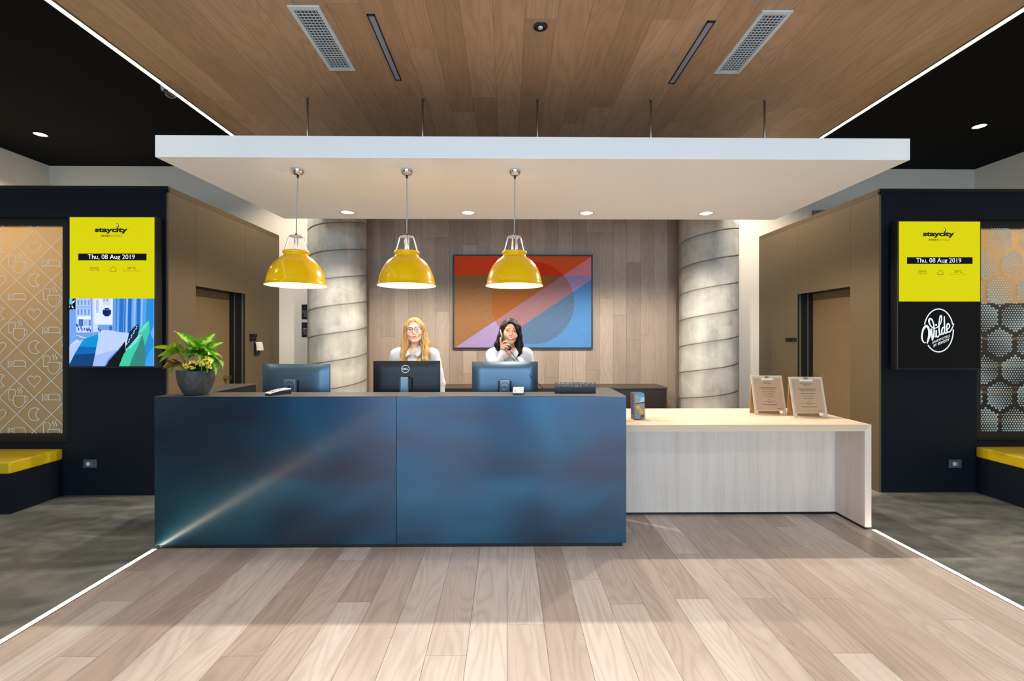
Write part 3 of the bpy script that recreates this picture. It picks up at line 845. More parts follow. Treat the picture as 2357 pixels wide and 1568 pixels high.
def pendant(x, label, tilt):
    t = thing('pendant_lamp', label, 'pendant lamp', (x, PY, LZ), group='yellow pendant lamps over the counter')
    c = (x, PY, LZ)
    pr = [(0.2195, 0.0), (0.2185, 0.004), (0.212, 0.009), (0.2085, 0.03), (0.203, 0.06), (0.193, 0.095), (0.178, 0.13), (0.158, 0.162), (0.133, 0.19), (0.108, 0.21), (0.090, 0.222), (0.0855, 0.231), (0.0865, 0.238),
          (0.093, 0.243), (0.0965, 0.250), (0.0945, 0.258), (0.088, 0.262), (0.082, 0.262)]
    sh = autosmooth(MB().lathe(pr, c, 64).build('shade', M_yellow, t), 60)
    sh.data.polygons.foreach_get  # outer skin
    # drop the end caps: the shade is open below and above
    me = sh.data
    import bmesh
    bm = bmesh.new(); bm.from_mesh(me)
    bmesh.ops.delete(bm, geom=[f for f in bm.faces if len(f.verts) > 4], context='FACES')
    bm.to_mesh(me); bm.free()
    inn = [(0.2175, 0.001), (0.2095, 0.010), (0.2065, 0.03), (0.201, 0.06), (0.191, 0.095), (0.176, 0.13), (0.156, 0.160), (0.131, 0.188), (0.106, 0.208), (0.088, 0.220), (0.0825, 0.232), (0.0825, 0.262)]
    li = MB().lathe(inn, c, 64).build('liner', M_inner, t, smooth=True)
    bm = bmesh.new(); bm.from_mesh(li.data)
    bmesh.ops.delete(bm, geom=[f for f in bm.faces if len(f.verts) > 4], context='FACES')
    bm.to_mesh(li.data); bm.free()
    MB().tube([(x - 0.083, PY, LZ + 0.250), (x + 0.083, PY, LZ + 0.250)], 0.004, 8).build('cross_bar', M_alu, t, smooth=True)
    MB().sphere((x, PY, LZ + 0.12), 0.045, 16, 12).build('bulb', M_bulb, t, smooth=True)
    MB().tube([(x, PY, LZ + 0.16), (x, PY, LZ + 0.236)], 0.02, 14).build('lampholder', M_inner, t, smooth=True)
    for k in range(4):
        a = PI / 4 * 0.35 + k * PI / 2
        ca, sa = math.cos(a), math.sin(a)
        MB().tube([(x + 0.083 * ca, PY + 0.083 * sa, LZ + 0.256), (x + 0.050 * ca, PY + 0.050 * sa, LZ + 0.368), (x + 0.044 * ca, PY + 0.044 * sa, LZ + 0.373)], 0.005, 10).build('stay', M_alu, t, smooth=True)
    for dx in (-0.012, 0.012):
        MB().tube([(x + dx, PY, LZ + 0.24), (x + dx, PY, LZ + 0.372)], 0.005, 10).build('conduit', M_alu, t, smooth=True)
    autosmooth(MB().lathe([(0.0001, 0.0), (0.046, 0.0), (0.049, 0.004), (0.046, 0.009), (0.0001, 0.009)], (x, PY, LZ + 0.368), 32).build('top_disc', M_alu, t))
    MB().tube([(x, PY, LZ + 0.377), (x, PY, LZ + 0.393)], 0.009, 14).build('cord_grip', M_black, t, smooth=True)
    xt = x + tilt
    MB().tube([(x, PY, LZ + 0.39), (x + tilt * 0.2, PY, LZ + 0.6), (xt, PY, CZ0 - 0.06)], 0.0042, 10).build('cord', M_cord, t, smooth=True)
    MB().tube([(xt, PY, CZ0 - 0.066), (xt, PY, CZ0 - 0.042)], 0.008, 14).build('cord_grip', M_black, t, smooth=True)
    autosmooth(MB().lathe([(0.008, -0.046), (0.022, -0.044), (0.036, -0.034), (0.0445, -0.018), (0.0465, -0.004), (0.0455, 0.0)], (xt, PY, CZ0), 32).build('ceiling_rose', M_chrome, t), 60)
    d = bpy.data.lights.new('pendant_glow', 'POINT'); d.energy = 6; d.color = (1.0, 0.92, 0.80); d.shadow_soft_size = 0.045
    o = bpy.data.objects.new('pendant_glow', d); COL.objects.link(o); o.location = (x, PY, LZ + 0.060)
for k, (px, ti) in enumerate(((682, 0.012), (936.5, 0.0), (1184, 0.004))):
    pendant(at(px, 660, PY).x, PN[k], ti)

# ceiling fittings on the timber boards
M_vent = mat('vent_enamel', (198, 206, 212), 0.45)
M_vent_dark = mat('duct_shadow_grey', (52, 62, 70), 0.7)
def vent(x0, x1, y0, y1, label):
    t = thing('ceiling_vent', label, 'air vent', ((x0 + x1) / 2, (y0 + y1) / 2, WOOD_Z), group='ceiling air vents')
    z1 = WOOD_Z; b_ = 0.024
    f = MB()
    f.box(x0, x1, y0, y0 + b_, z1 - 0.010, z1); f.box(x0, x1, y1 - b_, y1, z1 - 0.010, z1)
    f.box(x0, x0 + b_, y0 + b_, y1 - b_, z1 - 0.010, z1); f.box(x1 - b_, x1, y0 + b_, y1 - b_, z1 - 0.010, z1)
    f.build('frame', M_vent, t)
    bx('backing', M_vent_dark, t, x0 + b_, x1 - b_, y0 + b_, y1 - b_, z1 - 0.002, z1 - 0.0005)
    n = 24
    for i in range(n):
        y = y0 + b_ + (i + 0.5) * (y1 - y0 - 2 * b_) / n
        bx('slat', M_vent, t, x0 + b_, x1 - b_, y - 0.002, y + 0.003, z1 - 0.006, z1 - 0.003)
    for i in range(6):
        x = x0 + b_ + (i + 0.5) * (x1 - x0 - 2 * b_) / 6
        bx('vane', M_vent, t, x - 0.0018, x + 0.0018, y0 + b_, y1 - b_, z1 - 0.0092, z1 - 0.006)
vent(-1.247, -1.066, 2.59, 3.21, 'white grille air vent in the timber ceiling, plant side')
vent(1.467, 1.646, 2.60, 3.217, 'white grille air vent in the timber ceiling, menu stand side')
M_diff = mat('unlit_diffuser', (140, 144, 160), 0.5)
def slot(x0, x1, y0, y1, label):
    t = thing('slot_light', label, 'light fitting', ((x0 + x1) / 2, (y0 + y1) / 2, WOOD_Z), group='unlit slot lights')
    z1 = WOOD_Z; b_ = 0.0065; f = MB()
    f.box(x0, x1, y0, y0 + 0.012, z1 - 0.006, z1); f.box(x0, x1, y1 - 0.008, y1, z1 - 0.006, z1)
    f.box(x0, x0 + b_, y0, y1, z1 - 0.006, z1); f.box(x1 - b_, x1, y0, y1, z1 - 0.006, z1)
    f.build('frame', M_black, t)
    bx('diffuser', M_diff, t, x0 + b_, x1 - b_, y0 + 0.012, y1 - 0.008, z1 - 0.003, z1 - 0.0005)
slot(-0.818, -0.772, 2.655, 3.335, 'unlit narrow slot light in the timber ceiling, plant side')
slot(1.190, 1.238, 2.69, 3.355, 'unlit narrow slot light in the timber ceiling, menu stand side')
p = at(1244, 61, 2.753)
t = thing('ceiling_sensor', 'small round black ceiling detector in the timber boards', 'sensor', (p.x, 2.753, WOOD_Z))
c = (p.x, 2.753, WOOD_Z)
autosmooth(MB().lathe([(0.0001, -0.006), (0.034, -0.006), (0.042, -0.004), (0.044, 0.0)], c, 40).build('housing', M_black, t))
autosmooth(MB().lathe([(0.0001, -0.017), (0.006, -0.0165), (0.012, -0.013), (0.0145, -0.006)], c, 24).build('lens', M_vent, t))
MB().sphere((c[0] - 0.0045, c[1] - 0.004, c[2] - 0.0145), 0.0035, 10, 6).build('eye', M_black, t)
MB().sphere((c[0] + 0.006, c[1] - 0.003, c[2] - 0.0140), 0.0035, 10, 6).build('eye', M_black, t)

# dome camera on the black ceiling
Yd = 4.52
p = at(393, 214, Yd)
t = thing('dome_camera', 'small dome camera on the black ceiling by the light strip', 'camera', (p.x, Yd, BLACK_Z))
c = (p.x, Yd, BLACK_Z)
autosmooth(MB().lathe([(0.0001, -0.035), (0.062, -0.035), (0.078, -0.028), (0.082, 0.0)], c, 32).build('base', M_vent, t))
M_smoke = mat('smoked_dome', (70, 62, 50), 0.05, spec=0.6, coat=1.0)
autosmooth(MB().lathe([(0.0001, -0.092), (0.02, -0.090), (0.04, -0.079), (0.054, -0.06), (0.058, -0.035)], c, 32).build('dome', M_smoke, t))

# grille on the back wall above the right box
p0, p1 = at(1863, 480.5, BACK_Y), at(1945, 520, BACK_Y)
t = thing('wall_vent', 'grille vent in the white back wall above the bronze panels', 'air vent', ((p0.x + p1.x) / 2, BACK_Y, p1.z - 0.1))
f = MB(); b_ = 0.022
zt, zb = p0.z, p0.z - 0.32
f.box(p0.x, p1.x, BACK_Y - 0.014, BACK_Y, zt - b_, zt); f.box(p0.x, p1.x, BACK_Y - 0.014, BACK_Y, zb, zb + b_)
f.box(p0.x, p0.x + b_, BACK_Y - 0.014, BACK_Y, zb + b_, zt - b_); f.box(p1.x - b_, p1.x, BACK_Y - 0.014, BACK_Y, zb + b_, zt - b_)
f.build('frame', M_white, t)
bx('backing', M_vent_dark, t, p0.x + b_, p1.x - b_, BACK_Y - 0.003, BACK_Y - 0.001, zb + b_, zt - b_)
for i in range(14):
    z_ = zb + b_ + (i + 0.5) * (zt - zb - 2 * b_) / 14
    bx('slat', M_vent, t, p0.x + b_, p1.x - b_, BACK_Y - 0.011, BACK_Y - 0.004, z_ - 0.003, z_ + 0.003)

# ------------------------------------------------------------------ information screens
E_yel = emission_mat('screen_yellow', (214, 208, 0), 0.61)
E_blk = emission_mat('screen_black', (6, 6, 8), 0.61)
E_wht = emission_mat('screen_white', (236, 244, 250), 0.61)
E_txt = emission_mat('screen_dark_text', (34, 36, 14), 0.61)
E_dim = emission_mat('screen_olive_text', (112, 112, 22), 0.61)
EC = {}
def ecol(c):
    k = tuple(c)
    if k not in EC: EC[k] = emission_mat('picture_tone_%d_%d_%d' % k, c, 0.61)
    return EC[k]
M_bezel = mat('screen_bezel', (9, 9, 10), 0.35)
SY = 4.325
def screen(x0, y0, x1, y1, ysplit, label, bottom, loff):
    a, b = at(x0, y1, SY), at(x1, y0, SY)
    t = thing('wall_screen', label, 'screen', ((a.x + b.x) / 2, NAVY_Y, a.z), group='portrait information screens')
    bev = 0.012
    bevel(bx('housing', M_bezel, t, a.x - bev, b.x + bev, SY + 0.002, NAVY_Y - 0.03, a.z - bev - 0.004, b.z + bev), 0.003)
    bx('wall_mount', M_bezel, t, a.x + 0.15, b.x - 0.15, NAVY_Y - 0.03, NAVY_Y, a.z + 0.3, b.z - 0.3)
    s0 = at(x0, ysplit, SY)
    MB().poly([(a.x, SY, s0.z), (b.x, SY, s0.z), (b.x, SY, b.z), (a.x, SY, b.z)]).build('notice_panel', E_yel, t)
    W = x1 - x0; H = ysplit - y0
    q = SY - 0.0012
    X = lambda u: x0 + u * W
    Yp = lambda v: y0 + v * H
    def tx(nm, s, u0, v0, u1, v1, m, bold=0.0): px_text(s, X(u0), Yp(v0), X(u1), Yp(v1), q, bold).build(nm, m, t)
    tx('logo', 'staycity', 0.295, 0.125, 0.683, 0.200, E_txt, 0.05)
    tx('logo_mark', 'TM', 0.690, 0.126, 0.710, 0.132, E_txt)
    tx('logo_subtitle', 'APART', 0.366, 0.216, 0.485, 0.240, E_txt, 0.02)
    tx('logo_subtitle', 'HOTELS', 0.488, 0.216, 0.620, 0.240, E_dim)
    lm = MB(); mp = lambda u, v: tuple(at(X(u), Yp(v), q - 0.0003))
    lm.poly([mp(*p) for p in [(0.548, 0.085), (0.557, 0.070), (0.568, 0.078), (0.578, 0.095), (0.582, 0.122), (0.556, 0.122)][::-1]])
    lm.build('logo_crest', E_txt, t)
    lm = MB(); lm.poly([tuple(at(X(u), Yp(v), q - 0.0006)) for (u, v) in [(0.551, 0.088), (0.559, 0.078), (0.566, 0.090), (0.570, 0.110), (0.558, 0.112)][::-1]])
    lm.build('logo_crest', E_wht, t)
    bb = MB(); bb.poly([tuple(at(X(u), Yp(v), q)) for (u, v) in [(0.10, 0.529), (0.907, 0.529), (0.907, 0.446), (0.10, 0.446)]])
    bb.build('date_bar', E_blk, t)
    q2 = q - 0.0008
    px_text('Thu, 08 Aug 2019', X(0.213), Yp(0.456), X(0.768), Yp(0.531), q2, 0.006).build('date_text', E_wht, t)
    bb = MB(); bb.poly([tuple(at(X(u), Yp(v), q2 - 0.0004)) for (u, v) in [(0.20, 0.536), (0.79, 0.536), (0.79, 0.5205), (0.20, 0.5205)]])
    bb.build('date_bar_edge', E_blk, t)
    bb = MB(); bb.poly([tuple(at(X(u), Yp(v), q2 - 0.0008)) for (u, v) in [(0.10, 0.548), (0.907, 0.548), (0.907, 0.529), (0.10, 0.529)]])
    bb.build('notice_panel', E_yel, t)
    tx('weather_text', 'VENICE', 0.238, 0.612, 0.340, 0.634, E_txt)
    tx('weather_text', 'WEATHER', 0.232, 0.640, 0.350, 0.660, E_dim)
    tx('weather_text', '29\u00b0C', 0.680, 0.610, 0.780, 0.640, E_txt)
    tx('weather_text', 'Humid and Partly Cloudy', 0.628, 0.652, 0.832, 0.668, E_dim)
    cl = MB(); pts = catmull([(0.485, 0.663), (0.470, 0.652), (0.478, 0.636), (0.492, 0.632), (0.502, 0.614), (0.520, 0.610), (0.536, 0.622), (0.540, 0.640), (0.548, 0.650), (0.542, 0.663), (0.515, 0.664)], 4, True)
    pts = [(at(X(p[0]), Yp(p[1]), q).x, at(X(p[0]), Yp(p[1]), q).z) for p in [(v.x, v.y) for v in [Vector((p_[0], p_[1])) for p_ in pts]]]
    cl.ribbon(pts, 0.0032, lambda u, v: (u, q, v), True)
    cl.build('cloud_icon', E_txt, t)
    bottom(t, a, b, s0, q)
    return t
def picture_bedroom(t, a, b, s0, q):
    """bedroom photograph shown on the lower half of the screen: flat tones"""
    L = []
    def P(c, pts): L.append((c, pts))
    def rect(c, x0, y0, x1, y1): P(c, [(x0, y0), (x1, y0), (x1, y1), (x0, y1)])
    rect((196, 216, 250), 80, 65, 1890, 1505)
    rect((176, 202, 246), 235, 65, 560, 500)
    for yy0, yy1 in ((105, 205), (285, 415)):
        for xx in (262, 335, 410, 485): rect((112, 156, 222), xx, yy0, xx + 38, yy1)
    rect((130, 170, 228), 245, 235, 540, 262)
    rect((222, 234, 252), 620, 65, 1012, 600)
    rect((205, 216, 246), 800, 70, 965, 205)
    rect((150, 90, 170), 818, 75, 838, 130); rect((150, 90, 170), 885, 75, 905, 130)
    rect((176, 196, 238), 655, 90, 715, 370)
    rect((232, 242, 255), 265, 445, 548, 505)
    rect((68, 108, 182), 290, 508, 388, 650); rect((150, 186, 238), 410, 520, 480, 640); rect((96, 140, 210), 500, 520, 548, 650)
    rect((226, 236, 252), 660, 540, 1005, 620); rect((110, 158, 226), 700, 625, 1005, 745); rect((60, 104, 176), 940, 650, 1005, 742)
    for xx, yy in ((235, 600), (260, 620), (330, 650), (450, 690), (475, 710), (500, 680), (525, 720), (700, 690), (735, 720), (280, 690), (350, 700), (400, 690)):
        rect((44, 74, 150), xx, yy, xx + 24, yy + 60)
    P((112, 160, 222), [(240, 790), (580, 790), (720, 770), (700, 850), (350, 980), (240, 930)])
    P((226, 238, 252), [(240, 838), (450, 905), (440, 918), (240, 852)])
    P((112, 164, 240), [(80, 310), (232, 300), (245, 940), (80, 1060)])
    P((4, 8, 44), [(80, 65), (228, 65), (228, 296), (80, 306)])
    rect((92, 204, 246), 80, 65, 160, 195)
    P((240, 248, 255), [(150, 150), (210, 95), (205, 140), (165, 172)])
    P((240, 248, 255), [(78, 215), (110, 240), (80, 268)]); P((240, 248, 255), [(135, 222), (165, 225), (190, 275), (160, 270)])
    P((150, 186, 236), [(545, 65), (588, 65), (602, 862), (574, 862)])
    P((70, 120, 196), [(545, 65), (560, 65), (585, 862), (574, 862)])
    P((6, 34, 108), [(890 + 96 * math.cos(PI / 8 + k * PI / 4), 358 + 96 * math.sin(PI / 8 + k * PI / 4)) for k in range(8)])
    for xx in (840, 885, 930): rect((150, 200, 240), xx, 290, xx + 14, 315)
    P((104, 160, 230), [(1020, 65), (1670, 65), (1640, 800), (1010, 770)])
    for xx, w, c in ((1085, 30, (60, 128, 214)), (1160, 95, (36, 112, 204)), (1270, 20, (18, 80, 180)), (1345, 75, (30, 104, 198)), (1440, 36, (120, 174, 238)), (1530, 75, (34, 110, 202)), (1625, 30, (150, 196, 246)), (1310, 26, (160, 200, 246)), (1480, 22, (170, 206, 248))):
        P(c, [(xx, 65), (xx + w, 65), (xx + w - 18, 800), (xx - 14, 800)])
    P((38, 138, 216), [(1665, 65), (1890, 65), (1890, 1505), (1700, 1505), (1640, 800)])
    P((84, 158, 232), [(1665, 65), (1740, 65), (1720, 560), (1640, 640)])
    P((176, 202, 250), [(80, 1080), (420, 920), (120, 1440), (80, 1440)])
    P((186, 208, 252), [(590, 1505), (712, 795), (860, 735), (1010, 752), (1362, 812), (1285, 1000), (1160, 1120), (930, 1390), (870, 1505)])
    P((160, 188, 246), [(620, 1300), (800, 1230), (1100, 1150), (930, 1390), (870, 1505), (590, 1505)])
    P((90, 134, 224), [(1190, 1085), (1240, 1040), (900, 1440), (870, 1505), (840, 1505), (930, 1340)])
    P((4, 146, 214), [(400, 930), (700, 822), (712, 900), (660, 1160), (300, 1090)])
    P((4, 104, 182), [(300, 1090), (672, 1100), (640, 1260), (200, 1260)])
    P((8, 66, 124), [(200, 1260), (648, 1230), (590, 1505), (80, 1505), (80, 1470)])
    P((12, 16, 22), [(870, 1505), (930, 1395), (1150, 1150), (1275, 975), (1295, 1180), (1150, 1505)])
    P((14, 42, 76), [(1290, 1110), (1365, 790), (1450, 690), (1560, 600), (1572, 720), (1545, 870), (1310, 1140)])
    for k in range(9):
        xx = 1300 + k * 26 + (k % 2) * 14; yy = 1040 - k * 46
        P((214, 226, 244), [(xx, yy), (xx + 22, yy - 30), (xx + 34, yy - 22), (xx + 14, yy + 14)])
    P((66, 196, 166), [(1548, 850), (1600, 690), (1700, 590), (1792, 525), (1805, 760), (1700, 1080), (1640, 830)])
    P((96, 222, 190), [(1560, 800), (1620, 690), (1780, 540), (1730, 690), (1620, 790)])
    P((54, 132, 124), [(1370, 1505), (1450, 1280), (1560, 1060), (1640, 822), (1705, 1090), (1700, 1505)])
    P((58, 204, 166), [(1150, 1505), (1245, 1255), (1400, 1040), (1630, 822), (1562, 1060), (1450, 1285), (1370, 1505)])
    P((108, 232, 196), [(1330, 1130), (1420, 1030), (1610, 850), (1540, 980), (1400, 1120)])
    P((60, 160, 236), [(1705, 1410), (1800, 1180), (1890, 1060), (1890, 1505), (1705, 1505)])
    P((96, 178, 240), [(1820, 800), (1890, 640), (1890, 940), (1850, 900)])
    mb = MB(); ms = []
    qq = q
    for k, (c, pts) in enumerate(L):
        m = ecol(c)
        if m not in ms: ms.append(m)
        mb.cur = ms.index(m)
        pp = [(150 + x / 9.22, 680 + y / 9.22) for x, y in pts]
        # shoelace: make every tone face the room
        ar = sum(pp[i][0] * pp[(i + 1) % len(pp)][1] - pp[(i + 1) % len(pp)][0] * pp[i][1] for i in range(len(pp)))
        if ar > 0: pp = pp[::-1]
        v = []
        for (x, y) in pp:
            w = at(x, y, SY)
            v.append((min(max(w.x, a.x), b.x), qq - 0.00004 * k, min(max(w.z, a.z), s0.z)))
        mb.poly(v)
    mb.build('picture_panel', ms, t)
def picture_wilde(t, a, b, s0, q):
    MB().poly([(a.x, SY, a.z), (b.x, SY, a.z), (b.x, SY, s0.z), (a.x, SY, s0.z)]).build('picture_panel', E_blk, t)
    k = 1 / 13.067
    def M(p): w = at(2100 + p[0] * k, 700 + p[1] * k, q); return (w.x, w.z)
    u = (at(2101, 700, q).x - at(2100, 700, q).x) * k      # metres per crop pixel
    def stroke(pts, w, nm='emblem_script', n=6, ends=None):
        sm = catmull([(p[0], p[1]) for p in pts], n)
        if isinstance(w, (list, tuple)):
            ww = []
            for i in range(len(sm)):
                f = i / n; j = min(int(f), len(w) - 2) if len(w) > 1 else 0
                tt = min(1.0, f - j); ww.append((w[j] * (1 - tt) + w[j + 1] * tt) * u)
        else: ww = w * u
        mb = MB(); mb.ribbon([M((p.x, p.y)) for p in sm], ww, lambda x, z: (x, q - 0.0004 * random.random(), z))
        return mb.build(nm, E_wht, t)
    cx, cy, rx, ry = 790, 795, 440, 645
    el = lambda d: (cx + rx * math.cos(R(d)), cy + ry * math.sin(R(d)))
    stroke([el(196 + i * (344 - 196) / 14) for i in range(15)], 34, 'emblem_ring', 3)
    stroke([el(-3 + i * (137 + 3) / 14) for i in range(15)], 34, 'emblem_ring', 3)
    # W
    stroke([(405, 1158), (340, 1150), (290, 1040), (295, 880), (345, 730), (415, 665), (470, 700), (500, 800), (500, 930), (470, 1080), (445, 1190)], [26, 34, 48, 50, 62, 72, 66, 56, 48, 44, 36])
    stroke([(460, 1140), (520, 980), (555, 840), (565, 740)], [40, 44, 48, 44])
    stroke([(570, 740), (580, 860), (590, 980), (600, 1095)], [50, 46, 44, 36])
    stroke([(605, 1095), (640, 950), (655, 800), (640, 620), (600, 490), (545, 440), (505, 480), (510, 570), (570, 680), (660, 730), (760, 690), (840, 600), (880, 480), (880, 380), (860, 345), (830, 400), (810, 540), (800, 700), (810, 850), (840, 920), (890, 900)],
           [36, 46, 42, 40, 44, 52, 58, 46, 34, 28, 28, 30, 32, 34, 38, 40, 44, 44, 42, 36, 34])
    # i
    stroke([(680, 1000), (715, 930), (720, 785)], [26, 36, 44]); stroke([(720, 790), (715, 920), (735, 985), (780, 980), (820, 900)], [40, 44, 40, 34, 30])
    dt = MB(); dt.poly([tuple(at(2100 + (715 + 27 * math.cos(i * PI / 6)) * k, 700 + (628 - 34 * math.sin(i * PI / 6)) * k, q)) for i in range(12)])
    dt.build('emblem_script', E_wht, t)
    # d, e
    stroke([(945, 700), (905, 720), (885, 800), (890, 880), (930, 900), (965, 830)], [34, 38, 42, 42, 38, 30])
    stroke([(962, 365), (962, 500), (965, 700), (970, 840), (1000, 880), (1045, 850)], [30, 40, 44, 44, 38, 30])
    stroke([(1045, 760), (1100, 720), (1120, 650), (1090, 595), (1050, 610), (1030, 700), (1040, 800), (1080, 845), (1140, 820), (1200, 720), (1250, 590)], [28, 34, 38, 40, 40, 44, 46, 42, 36, 32, 26])
    def slanted(s, p0, p1, h, bold):
        V, Fc = text_data(s, bold)
        A = np.array(V); lo = A.min(0); hi = A.max(0)
        dx, dy = p1[0] - p0[0], p1[1] - p0[1]; mb = MB(); vv = []
        for v_ in V:
            f = (v_[0] - lo[0]) / (hi[0] - lo[0]); g_ = (v_[1] - lo[1]) / (hi[1] - lo[1])
            w = M((p0[0] + dx * f, p0[1] + dy * f - h * g_)); vv.append((w[0], q, w[1]))
        mb.add(vv, Fc); mb.build('emblem_text', E_wht, t)
    slanted('APARTHOTELS', (592, 1204), (1125, 985), 72, 0.012)
    slanted('BY', (640, 1300), (735, 1255), 78, 0.015)
    slanted('STAYCITY', (765, 1246), (1115, 1100), 78, 0.035)
screen(160.5, 500.5, 355.5, 844.5, 687.5, 'portrait wall screen with bedroom picture below yellow date panel', picture_bedroom, 0)
screen(2069, 510.5, 2256, 848, 694, 'portrait wall screen with black emblem panel below yellow date panel', picture_wilde, 0)

# ------------------------------------------------------------------ benches with yellow cushions
M_cushion = mat('yellow_leatherette', (205, 172, 12), 0.45, noise=0.05, nscale=8, bump=0.05)
def bench(x0, x1, label):
    t = thing('bench', label, 'bench', ((x0 + x1) / 2, 4.2, 0), group='benches under the film windows')
    bx('base', M_navy, t, x0 + 0.004, x1 - 0.004, 3.97, NAVY_Y - 0.002, 0, 0.345)
    o = bx('cushion', M_cushion, t, x0, x1, 3.962, NAVY_Y - 0.001, 0.347, 0.452); bevel(o, 0.016, 4); autosmooth(o)
    pp = MB()
    for z_ in (0.357, 0.444):
        pp.tube([(x0 + 0.006, NAVY_Y - 0.01, z_), (x0 + 0.006, 3.967, z_), (x1 - 0.006, 3.967, z_), (x1 - 0.006, NAVY_Y - 0.01, z_)], 0.003, 6)
    pp.build('piping', M_cushion, o)
    return t
bench(-6.25, -4.285, 'navy box bench with a yellow cushion under the icon film window')
bench(4.615, 6.55, 'navy box bench with a yellow cushion under the dot film window')

# ------------------------------------------------------------------ sockets
M_sock = mat('titanium_plate', (112, 116, 118), 0.35, metal=0.6)
M_sock2 = mat('grey_socket', (92, 104, 112), 0.4)
def socket(px, py, label):
    p = at(px, py, NAVY_Y)
    t = thing('wall_socket', label, 'socket', (p.x, NAVY_Y, p.z), group='wall sockets')
    y = NAVY_Y
    bevel(bx('plate', M_sock, t, p.x - 0.063, p.x + 0.063, y - 0.008, y, p.z - 0.041, p.z + 0.041), 0.003)
    bx('insert', M_sock2, t, p.x - 0.035, p.x + 0.035, y - 0.0105, y - 0.008, p.z - 0.023, p.z + 0.023)
    autosmooth(MB().tube([(p.x - 0.012, y - 0.0125, p.z), (p.x - 0.012, y - 0.0105, p.z)], 0.019, 20).build('outlet', M_vent, t))
    for dx in (-0.018, -0.012, -0.006): MB().tube([(p.x + dx, y - 0.0132, p.z), (p.x + dx, y - 0.0122, p.z)], 0.0022, 8).build('pin_hole', M_black, t)
socket(208, 1067.5, 'titanium wall socket in the navy wall beside the bench, plant side')
socket(2197.5, 1067.5, 'titanium wall socket in the navy wall beside the bench, menu stand side')

# ------------------------------------------------------------------ signs
def side_text(lines, X, s, boxes, label, cat='sign'):
    """standing letters on a side face: boxes = (y0, y1, z0, z1)"""
    y_mid = sum((b[0] + b[1]) / 2 for b in boxes) / len(boxes)
    t = thing('door_lettering', label, cat, (X, y_mid, boxes[-1][2]))
    for ln, (y0, y1, z0, z1) in zip(lines, boxes):
        V, Fc = text_data(ln, 0.025, 0.5)
        A = np.array(V); lo = A.min(0); hi = A.max(0)
        mb = MB(); vv = []
        for v in V:
            f = (v[0] - lo[0]) / (hi[0] - lo[0]); g_ = (v[1] - lo[1]) / (hi[1] - lo[1]); d = (v[2] - lo[2]) / (hi[2] - lo[2])
            yy = y0 + (y1 - y0) * f if s > 0 else y1 - (y1 - y0) * f
            vv.append((X + s * (0.0 + 0.014 * d), yy, z0 + (z1 - z0) * g_))
        mb.add(vv, Fc); mb.build('word', M_black, t)
def ypos(px, X): # depth of a pixel column on the plane x = X
    u = (px - 1178.5) / F_PX
    dx = math.sin(YAW) + u * math.cos(YAW); dy = math.cos(YAW) - u * math.sin(YAW)
    return X / dx * dy
ya, yb = ypos(573.5, SIDE_L), ypos(590.5, SIDE_L)
side_text(['STAFF', 'ONLY'], SIDE_L, 1, [(ya, yb, 1.527, 1.572), (ya + 0.012, yb - 0.02, 1.475, 1.520)], 'black STAFF ONLY letters on the bronze wall')
ya, yb = ypos(1834, SIDE_R), ypos(1809, SIDE_R)
side_text(['OFFICE'], SIDE_R, -1, [(ya, yb, 1.470, 1.520)], 'black OFFICE letters on the bronze wall')
# wall reader below the letters
yc = ypos(598, SIDE_L + 0.05)
zc = at(598, 803, yc).z
t = thing('wall_reader', 'black wall unit with white curved cover beside the staff door', 'wall fitting', (SIDE_L, yc, zc - 0.09))
b_ = MB(); prof = [(0.0, -0.085), (0.022, -0.085), (0.030, -0.06), (0.034, -0.01), (0.030, 0.05), (0.020, 0.085), (0.0, 0.085)]
b_.prism([(SIDE_L + p_[0], zc + p_[1]) for p_ in prof], 1, yc - 0.05, yc + 0.05); b_.build('body', M_black, t)
b_ = MB(); prof = [(0.021, 0.088), (0.052, 0.088), (0.062, 0.06), (0.070, 0.02), (0.074, -0.02), (0.036, -0.02), (0.034, 0.02), (0.030, 0.06)]
b_.prism([(SIDE_L + p_[0], zc + p_[1]) for p_ in prof], 1, yc - 0.049, yc + 0.049); b_.build('cover', M_white, t)

def notice(px0, py0, px1, py1, label, words, accent):
    Y_ = BACK_Y - 0.006
    a, b = at(px0, py1, Y_), at(px1, py0, Y_)
    w = b.z - a.z
    t = thing('notice_sign', label, 'sign', (a.x + w / 2, BACK_Y, a.z), group='notice signs on the white wall')
    x0, x1 = a.x, a.x + w * 1.0
    o = bx('plate', M_black, t, x0, x1, Y_, BACK_Y, a.z, b.z); bevel(o, 0.01, 3)
    q = Y_ - 0.0008
    if words: text_fit(MB(), words, x0 + 0.02, a.z + w * 0.52, x0 + w * 0.92, a.z + w * 0.60, lambda u, v, d: (u, q, v), 0.02).build('sign_text', M_white, t)
    ln = MB()
    for k in range(6 if words else 8):
        zz = a.z + w * ((0.45 if words else 0.56) - 0.055 * k); sh = 0.012 if k < 3 else 0.035
        ln.add([(x0 + sh, q, zz), (x1 - sh, q, zz), (x1 - sh, q, zz + w * 0.022), (x0 + sh, q, zz + w * 0.022)], [(0, 1, 2, 3)])
    ln.build('text_lines', mat('grey_print', (120, 122, 124), 0.6), t)
    pc = MB(); pc.poly([(x0 + w * (0.5 + 0.13 * math.cos(i * PI / 8)), q, a.z + w * (0.78 + 0.13 * math.sin(i * PI / 8))) for i in range(16)])
    pc.build('pictogram', accent, t)
M_red = mat('sign_red', (170, 30, 40), 0.5)
notice(694, 701, 713, 735, 'black notice with white pictogram, upper of two beside the column', '', M_white)
notice(694, 742, 713, 776, 'black notice with red pictogram, lower of two beside the column', 'VIETATO FUMARE', M_red)

